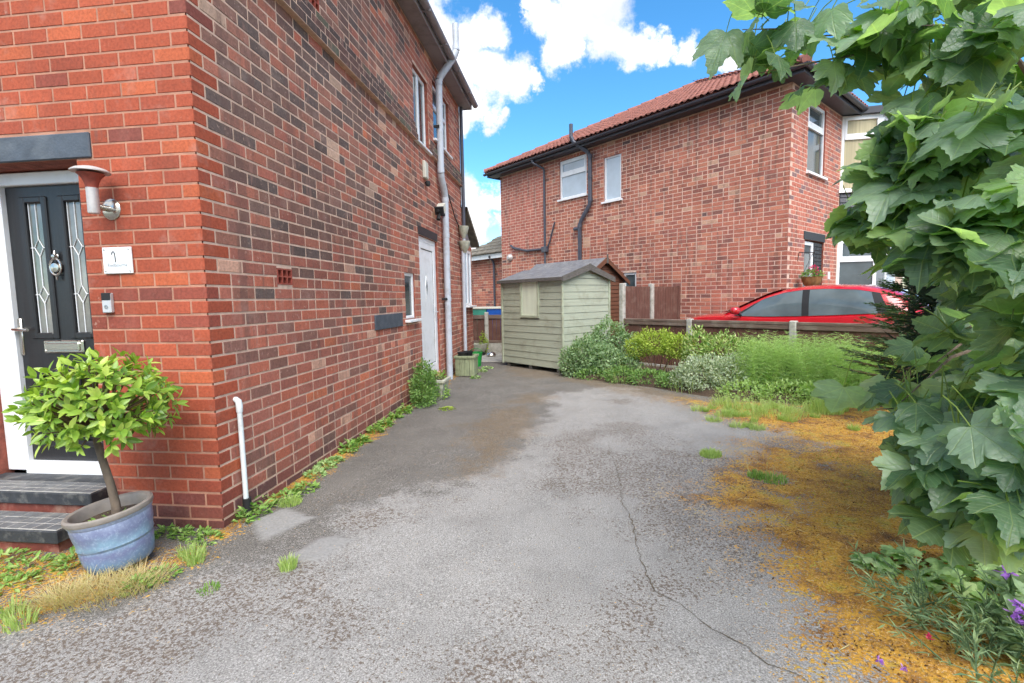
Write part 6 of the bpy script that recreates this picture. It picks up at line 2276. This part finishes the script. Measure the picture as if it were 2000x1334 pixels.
# ---- the potted bay tree
PB0 = (-2.50, 2.31)
bt = thing('potted_bay_tree', 'lollipop bay tree in a blue glazed pot before the front step', 'potted tree', (PB0[0], PB0[1], 0), world=True)
tilt = Matrix.Translation((PB0[0], PB0[1], .018)) @ Matrix.Rotation(R(-6.5), 4, 'Y') @ Matrix.Rotation(R(3), 4, 'X') @ Matrix.Diagonal((.81, .81, 1, 1))


def potmesh(prof, name, mat, n=48, wob=None):
    mb = MB()
    mb.lathe(prof, (0, 0, 0), n, wob=wob)
    o = mb.build(name, mat, bt, smooth=True)
    o.matrix_basis = tilt
    return o


potmesh([(0, 0), (.175, 0), (.185, .01), (.198, .06), (.206, .11), (.203, .125), (.213, .14), (.211, .16), (.222, .20), (.226, .245), (.224, .262), (.232, .272), (.236, .285)], 'pot', 'glaze', wob=lambda a, z: .010 * math.sin(3 * a + z * 22) + .006 * math.sin(7 * a - z * 30))
potmesh([(.228, .282), (.240, .285), (.247, .297), (.245, .312), (.232, .318), (.214, .312), (.206, .298), (.200, .22)], 'rim', 'pot_rim')
potmesh([(0, .262), (.10, .258), (.204, .250)], 'soil', 'soil')
TB, TT = Vector((-2.505, 2.31, .25)), Vector((-2.60, 2.32, .68))
MB().tube([TB, (-2.512, 2.312, .34), (-2.535, 2.315, .45), (-2.57, 2.318, .57), TT, (-2.60, 2.32, .82)], [.025, .022, .020, .019, .017, .012], 12).build('trunk', 'bark', bt, smooth=True)
CC, CRR = np.array((-2.54, 2.32, .90)), np.array((.285, .28, .24))
shoots = []
for k in range(240):
    zz_ = 1 - 1.75 * (k + .5) / 240
    aa_ = k * 2.39996 + rng.normal(0, .12)
    d = np.array((math.sqrt(max(0, 1 - zz_ * zz_)) * math.cos(aa_), math.sqrt(max(0, 1 - zz_ * zz_)) * math.sin(aa_), zz_)) + rng.normal(0, .06, 3)
    d /= np.linalg.norm(d)
    q = CC + d * CRR * rng.uniform(.72, 1.16) * np.array((1.06, 1, 1.0 if d[2] > 0 else .95))
    if q[1] > Y0 - .05:
        q[1] = Y0 - .05
    shoots.append((q, d))
mb = MB()
for (q, d) in shoots[::2]:
    s0 = np.array((-2.60, 2.32, .74)) + (q - np.array((-2.60, 2.32, .74))) * .2
    mb.tube([np.array((-2.60, 2.32, .72)), s0 + np.array((0, 0, .02)), q], [.010, .006, .003], 5)
mb.build('branches', 'twig', bt)
P, T, N, SZ = [], [], [], []
for (q, d) in shoots:
    ax = d * np.array((1, 1, .7)) + np.array((0, 0, .45))
    ax /= np.linalg.norm(ax)
    a1 = np.cross(ax, rng.normal(size=3))
    a1 /= np.linalg.norm(a1)
    a2 = np.cross(ax, a1)
    for k in range(6):
        a = 2 * math.pi * k / 6 + rng.normal(0, .25)
        lay = rng.choice((0, 1))
        tdir = (a1 * math.cos(a) + a2 * math.sin(a)) * (.9 if lay else .55) + ax * (.35 if lay else .8) + rng.normal(0, .12, 3) + np.array((0, 0, -.12))
        P.append(q - ax * .02 * lay)
        T.append(tdir)
        N.append(ax + rng.normal(0, .15, 3))
        SZ.append(rng.uniform(.042, .082))
P, T, N, SZ = map(np.array, (P, T, N, SZ))
RM = frames(T, N)
vis = (P - CAM) @ fwd
order = np.argsort((P - CC) @ ((CC - CAM) / np.linalg.norm(CC - CAM)) - .3 * (P - CC)[:, 2])
crown = foliage('crown', bt, [(P[order[300:]], T[order[300:]], N[order[300:]], SZ[order[300:]])], LEAF_OVAL, 'bay_att')
bl = raw_mesh('leaf', LEAF_OVAL[0], LEAF_OVAL[1], 'bay_obj', smooth=True)


def leaf_objs(idx, P, RM, SZ, meshes, parent):
    for i in idx:
        o = link('leaf', meshes[int(rng.integers(len(meshes)))], parent)
        m4 = Matrix.Identity(4)
        for a in range(3):
            for b in range(3):
                m4[a][b] = RM[i][a, b] * SZ[i]
            m4[a][3] = P[i][a]
        o.matrix_basis = m4


leaf_objs(order[:300], P, RM, SZ, [bl], crown)
wp_ = weed_row('pot_soil_weed', 'small weeds growing on the soil inside the blue pot', [(-2.505, 2.31, .12, .02)], 130, .028)
for ch in wp_.children:
    ch.location.z += .26

# ---- the sycamore at the right
sy = thing('sycamore_tree', 'young sycamore with big lobed leaves filling the right side', 'tree', (2.35, 2.55, 0), world=True)
MB().tube([(2.35, 2.55, -.05), (2.33, 2.52, .6), (2.28, 2.5, 1.4), (2.22, 2.45, 2.2), (2.15, 2.4, 3.1)], [.07, .06, .05, .04, .02], 10).build('trunk', 'bark', sy, smooth=True)
#        centre x, y, z   half sizes along the view's right / depth / up     leaves  size
CL = [(0.59, 1.82, 2.33, 0.13, 0.16, 0.1, 9, 0.165),
      (0.63, 1.76, 2.16, 0.05, 0.16, 0.07, 3, 0.16),
      (0.78, 1.84, 2.3, 0.1, 0.16, 0.12, 9, 0.165),
      (0.87, 1.8, 2.3, 0.14, 0.16, 0.09, 15, 0.165),
      (0.83, 1.83, 2.13, 0.1, 0.16, 0.06, 5, 0.15),
      (0.97, 1.76, 2.23, 0.13, 0.16, 0.11, 15, 0.17),
      (1.07, 1.72, 2.25, 0.13, 0.16, 0.1, 17, 0.17),
      (1.03, 1.72, 1.76, 0.07, 0.16, 0.05, 4, 0.15),
      (0.7, 1.8, 2.31, 0.1, 0.16, 0.09, 7, 0.15),
      (0.93, 1.75, 1.67, 0.04, 0.16, 0.03, 3, 0.14),
      (1.12, 1.66, 2.11, 0.12, 0.16, 0.15, 16, 0.175),
      (1.17, 1.57, 2.15, 0.12, 0.16, 0.1, 16, 0.18),
      (1.09, 1.49, 1.86, 0.14, 0.16, 0.1, 18, 0.185),
      (1.05, 1.63, 1.8, 0.14, 0.16, 0.08, 15, 0.175),
      (1.0, 1.66, 1.7, 0.15, 0.16, 0.08, 18, 0.17),
      (0.97, 1.71, 1.64, 0.09, 0.16, 0.07, 9, 0.155),
      (1.08, 1.38, 1.64, 0.12, 0.16, 0.09, 18, 0.185),
      (1.01, 1.45, 1.55, 0.14, 0.16, 0.08, 16, 0.18),
      (1.02, 1.65, 1.56, 0.08, 0.16, 0.06, 5, 0.16),
      (1.05, 1.31, 1.48, 0.09, 0.16, 0.07, 11, 0.18),
      (1.13, 1.54, 1.32, 0.07, 0.16, 0.07, 4, 0.165),
      (1.13, 1.64, 1.21, 0.06, 0.16, 0.06, 3, 0.15),
      (1.1, 1.34, 1.35, 0.06, 0.16, 0.08, 7, 0.17),
      (0.96, 1.52, 1.11, 0.09, 0.16, 0.03, 6, 0.14),
      (0.91, 1.55, 1.08, 0.05, 0.16, 0.03, 2, 0.14),
      (1.09, 1.34, 1.18, 0.07, 0.16, 0.08, 10, 0.175),
      (1.01, 1.4, 1.04, 0.14, 0.16, 0.07, 16, 0.17),
      (1.02, 1.27, 1.06, 0.1, 0.16, 0.07, 15, 0.175),
      (0.96, 1.37, 0.94, 0.1, 0.16, 0.07, 10, 0.16),
      (1.01, 1.26, 0.92, 0.11, 0.16, 0.07, 15, 0.175),
      (0.98, 1.33, 0.85, 0.08, 0.16, 0.05, 8, 0.155),
      (1.09, 1.29, 0.84, 0.06, 0.16, 0.05, 7, 0.17),
      (1.76, 2.23, 1.36, 0.23, 0.3, 0.44, 46, 0.18),
      (1.69, 2.18, 2.04, 0.22, 0.3, 0.42, 44, 0.18),
      (1.56, 1.86, 0.83, 0.11, 0.16, 0.23, 26, 0.18),
      (1.00, 1.62, 1.88, .09, .14, .07, 12, .165), (0.93, 1.70, 1.80, .08, .12, .05, 6, .15), (1.02, 1.72, 1.95, .07, .12, .05, 6, .15),
      # the body of the crown round the trunk
      (1.80, 2.05, 1.05, .28, .32, .40, 120, .17), (1.80, 2.05, 1.70, .28, .32, .45, 130, .17),
      (2.15, 2.45, 0.95, .45, .45, .45, 150, .18), (2.15, 2.45, 1.70, .50, .50, .55, 190, .18),
      (2.30, 2.60, 2.45, .60, .55, .50, 210, .18), (1.75, 2.15, 2.75, .55, .45, .25, 130, .18),
      (2.75, 2.75, 1.90, .45, .45, .80, 170, .18)]
LIMBS = [((2.31, 2.52, zz - .45), (1.85, 2.15, zz - .12), (1.42, 1.82, zz)) for zz in (.95, 1.25, 1.6, 1.9, 2.2)]
P, T, N, SZ = [], [], [], []
mbb, mbt = MB(), MB()
Rt, Fw = np.array((.993, .121, 0)), np.array((-.121, .993, 0))
for (x, y, z, a, b, c_, n_, s_) in CL:
    n_ = int(n_ * (1.6 if z < 1.95 else .95)) if n_ < 24 else (n_ if n_ > 100 else int(n_ * .3))
    cen = np.array((x, y, z))
    if n_ < 100:          # twig from the nearest limb
        best = min(((np.linalg.norm(np.array(p0) * (1 - f) + np.array(p1) * f - cen), np.array(p0) * (1 - f) + np.array(p1) * f) for (_, p0, p1) in LIMBS for f in (.2, .5, .75, 1.0)), key=lambda t: t[0])[1]
        mid_ = (best + cen) / 2 + np.array((0, 0, .04))
        mbb.tube([best, mid_, cen], [.007, .005, .0015], 5)
    d = rand_dirs(n_)
    q = rng.uniform(.35, 1.0, n_) ** .6
    off = (d[:, :1] * a * Rt + d[:, 1:2] * b * Fw + d[:, 2:] * np.array((0, 0, c_))) * q[:, None]
    pos = cen + off
    outw = off / (np.linalg.norm(off, axis=1, keepdims=True) + 1e-6)
    left = -Rt * .75 - Fw * .35
    tdir = left[None] * .75 + outw * .45 + np.array((0, 0, -.40)) + rng.normal(0, .40, (n_, 3))
    nrm = np.array((0, 0, 1.0)) * .9 - Fw * .45 - Rt * .18 + outw * .25 + rng.normal(0, .44, (n_, 3)) + (rng.random((n_, 1)) < .16) * rng.normal(0, 1.2, (n_, 3))
    sz_ = s_ * (.70 if n_ < 100 else .85) * rng.uniform(.45, 1.3, n_)
    pos = pos - tdir / np.linalg.norm(tdir, axis=1, keepdims=True) * (sz_ * .45)[:, None]
    P.append(pos)
    T.append(tdir)
    N.append(nrm)
    SZ.append(sz_)
    for i in range(n_):          # leaf stalk
        k_ = pos[i] - tdir[i] / np.linalg.norm(tdir[i]) * .075 + np.array((0, 0, .03))
        mbt.tube([k_, (k_ + pos[i]) / 2 + np.array((0, 0, .008)), pos[i]], .0018, 4, cap=False)
P, T, N, SZ = map(np.concatenate, (P, T, N, SZ))
RM = frames(T, N)
for (p0, p1, p2) in LIMBS:
    MB().tube([p0, np.array(p0) * .5 + np.array(p1) * .5 + np.array((0, 0, .03)), p1, p2], [.026, .020, .014, .006], 8).build('limb', 'bark', sy, smooth=True)
mbb.build('twigs', 'bark', sy, smooth=True)['kind'] = 'stuff'
dist = np.linalg.norm(P - CAM, axis=1)
zc_ = (P - CAM) @ fwd
sxp, syp = (P - CAM) @ rg2 / zc_ * FPX, (P - CAM) @ up2 / zc_ * FPX
score = np.where((np.abs(sxp) < 1080) & (np.abs(syp) < 740), SZ / dist, 0)
order = np.argsort(-score)
rest = order[300:]
Vs, Fs, Us, Rn = [], [], [], []
o_ = 0
for j in range(5):
    ii = rest[j::5]
    V, F = spray(SYCS[j][0], SYCS[j][1], RM[ii], P[ii], SZ[ii])
    Vs.append(V)
    Fs.append(F + o_)
    o_ += len(V)
    Us.append(np.tile(SYCS[j][2], (len(ii), 1)))
    Rn.append(np.repeat(rng.random(len(ii)), len(SYCS[j][0])))
crown = link('crown', raw_mesh('crown', np.concatenate(Vs), np.concatenate(Fs), 'syc_att', rnd=np.concatenate(Rn), uv=np.concatenate(Us), smooth=True), sy)
crown['kind'] = 'stuff'
mbt.build('leaf_stalks', 'limegreen', sy)['kind'] = 'stuff'
lm = [raw_mesh('leaf', s_[0], s_[1], 'syc_obj', uv=s_[2], smooth=True) for s_ in SYCS]
leaf_objs(order[:300], P, RM, SZ, lm, crown)

# ---- plants under the sycamore at the bottom right
CLOVE = syc_leaf(9)
weed_row('lobed_weed', 'pale green lobed weed creeping over the moss below the sycamore', [(1.72, 2.62, .10, .10), (1.86, 2.62, .12, .14), (2.0, 2.55, .14, .2), (2.1, 2.5, .12, .2), (1.58, 2.62, .06, .06), (1.95, 2.3, .16, .26), (2.05, 2.2, .14, .3), (1.85, 2.15, .12, .2), (1.75, 2.35, .12, .14)], 230, .068, 'pale_weed', (CLOVE[0], CLOVE[1]))
t = thing('lavender', 'narrow leaved grey green plant at the bottom right corner', 'plant', (1.62, 2.05, 0), world=True)
gs = []
mb = MB()
for k in range(60):
    b = np.array((1.64 + rng.normal(0, .12), 2.05 + rng.normal(0, .16), 0.0))
    tip = b + np.array((rng.normal(-.10, .10), rng.normal(-.03, .10), rng.uniform(.08, .26)))
    mb.tube([b, (b + tip) / 2 + np.array((0, 0, .03)), tip], [.003, .0025, .0015], 4)
    n_ = 22
    f = rng.random(n_)[:, None]
    pp = b + (tip - b) * f
    dd = rand_dirs(n_) * .8 + (tip - b) / np.linalg.norm(tip - b)
    gs.append((pp, dd, rand_dirs(n_) + np.array((0, 0, 1)), rng.uniform(.03, .07, n_)))
mb.build('stem', 'lavender_leaf', t)['kind'] = 'stuff'
foliage('foliage', t, gs, LEAF_NARROW, 'lavender_leaf')
t = thing('purple_flower', 'tall plant with purple flowers at the right edge under the sycamore', 'flower', (1.72, 2.02, 0), world=True)
mb = MB()
gs, fl = [], []
for (x, y, h) in ((1.70, 2.02, .40), (1.76, 2.10, .44), (1.80, 1.98, .30), (1.66, 1.92, .26), (1.72, 1.88, .34)):
    MB().tube([(x, y, 0), (x + .01, y, h * .5), (x - .01, y, h)], [.004, .003, .002], 5).build('stem', 'midgreen', t)
    n_ = 60
    f = rng.random(n_)
    gs.append((np.stack([np.full(n_, x), np.full(n_, y), h * .85 * f], 1), rand_dirs(n_) + np.array((0, 0, .4)), rand_dirs(n_) * .5 + np.array((0, 0, 1)), rng.uniform(.05, .09, n_)))
    for zz in (h - .07, h - .035, h):
        n_ = 14
        fl.append((np.array((x - .01, y, zz)) + rng.normal(0, .006, (n_, 3)), rand_dirs(n_), rand_dirs(n_), rng.uniform(.02, .034, n_)))
foliage('foliage', t, gs, LEAF_SM, 'greygreen')
foliage('petals', t, fl, LEAF_OVAL, 'purple')
for (x, y, mt_, lb) in ((1.13, 1.84, 'purple', 'pair of small lilac flowers lying over the moss at the bottom edge'), (1.40, 1.99, 'pink', 'single crimson flower over the moss near the bottom right')):
    t = thing('small_flower', lb, 'flower', (x, y, .0), world=True)
    MB().tube([(x + .05, y + .06, 0), (x + .02, y + .02, .05), (x, y, .06)], .002, 5).build('stem', 'lavender_leaf', t)
    n_ = 12
    pts_ = [(x, y, .062)] + ([(x + .07, y - .02, .055)] if mt_ == 'purple' else [])
    foliage('petals', t, [(np.array(p) + rng.normal(0, .003, (n_, 3)), rand_dirs(n_) + np.array((0, 0, .3)), rand_dirs(n_), rng.uniform(.012, .02, n_)) for p in pts_], LEAF_OVAL, mt_)
# basket flowers
bw = lambda p: np.array(nw(*p))
hbw = bw(hb)
t = thing('basket_flowers', 'pink flowers and foliage spilling from the hanging basket', 'flowers', tuple(hbw), world=True)
foliage('foliage', t, [blob(tuple(hbw + np.array((0, 0, .06))), (.17, .17, .09), 420, .05)], LEAF_SM, 'midgreen')
foliage('petals', t, [blob(tuple(hbw + np.array((.02, -.02, .17))), (.07, .07, .07), 120, .035), blob(tuple(hbw + np.array((.12, 0, .06))), (.05, .05, .05), 40, .03)], LEAF_OVAL, 'pink')

# ---- moss: short tufts standing on the mossy parts of the drive
MT['moss_tuft'] = leaf_mat('moss_tuft', [lin(78, 54, 34), lin(136, 92, 44), lin(190, 140, 54), lin(208, 166, 64), lin(172, 164, 76)], 0.25, 0.8)
n_ = 26000
mx_ = np.concatenate([rng.uniform(.6, 3.4, 20000), rng.uniform(-3.4, -1.9, 4000), rng.uniform(-2.2, -1.9, 2000)])
my_ = np.concatenate([1.45 + 4.6 * rng.random(20000) ** 1.5, rng.uniform(1.7, 2.6, 4000), rng.uniform(2.7, 6.5, 2000)])
ii_, jj_ = np.clip(np.searchsorted(gx, mx_), 0, ni - 1), np.clip(np.searchsorted(gy, my_), 0, nj - 1)
kp = A_moss[ii_, jj_] + rng.normal(0, .18, n_) > .58
mx_, my_, ii_, jj_ = mx_[kp], my_[kp], ii_[kp], jj_[kp]
n_ = len(mx_)
V, F = spray(LEAF_SM[0], LEAF_SM[1], frames(rand_dirs(n_) * np.array((1, 1, .3)) + np.array((0, 0, .45)), rand_dirs(n_) + np.array((0, 0, .8))), np.stack([mx_, my_, GZ[ii_, jj_] - .001], 1), rng.uniform(.007, .020, n_))
cl_ = np.clip(fbm(mx_, my_, 3.2, 5, 77) * 2.6 - .85 + rng.normal(0, .18, n_) + (mx_ < 0) * .25, 0, 1)
o = link('moss', raw_mesh('moss', V, F, 'moss_tuft', rnd=np.repeat(cl_, 4)))
tag(o, 'golden brown moss growing over the right side of the drive', 'moss', kind='stuff')

# ---- litter: twigs and crumbs on the moss, too many to count
n_ = 2600
lx_ = np.concatenate([rng.uniform(.7, 3.0, 2100), rng.uniform(-3.2, -1.9, 500)])
ly_ = np.concatenate([rng.uniform(1.5, 5.5, 2100), rng.uniform(1.75, 2.5, 500)])
keep = np.array([A_moss[np.clip(np.searchsorted(gx, x), 0, ni - 1), np.clip(np.searchsorted(gy, y), 0, nj - 1)] > .45 for x, y in zip(lx_, ly_)])
lx_, ly_ = lx_[keep], ly_[keep]
lz_ = np.array([gz(x, y) for x, y in zip(lx_, ly_)]) + .006
n_ = len(lx_)
a = rng.uniform(0, 2 * np.pi, n_)
T = np.stack([np.cos(a), np.sin(a), rng.normal(0, .12, n_)], 1)
N = np.tile((0, 0, 1.0), (n_, 1)) + rng.normal(0, .2, (n_, 3))
tw = (np.array([(-.03, 0, 0), (.03, 0, 0), (.022, 1, 0), (-.022, 1, 0), (0, 0, .05), (0, 1, .04)], float), np.array([(0, 4, 5), (0, 5, 3), (4, 1, 2), (4, 2, 5)]))
V, F = spray(tw[0], tw[1], frames(T, N), np.stack([lx_, ly_, lz_], 1), rng.uniform(.06, .22, n_) ** 2)
o = link('twig_litter', raw_mesh('twig_litter', V, F, 'straw', rnd=np.repeat(rng.random(n_), 6)))
tag(o, 'scattered dry twigs and straw bits on the orange moss', 'litter', kind='stuff')

for o in S.objects:
    for k in ('_w', '_ox', '_oy', '_oz'):
        if k in o.keys():
            del o[k]
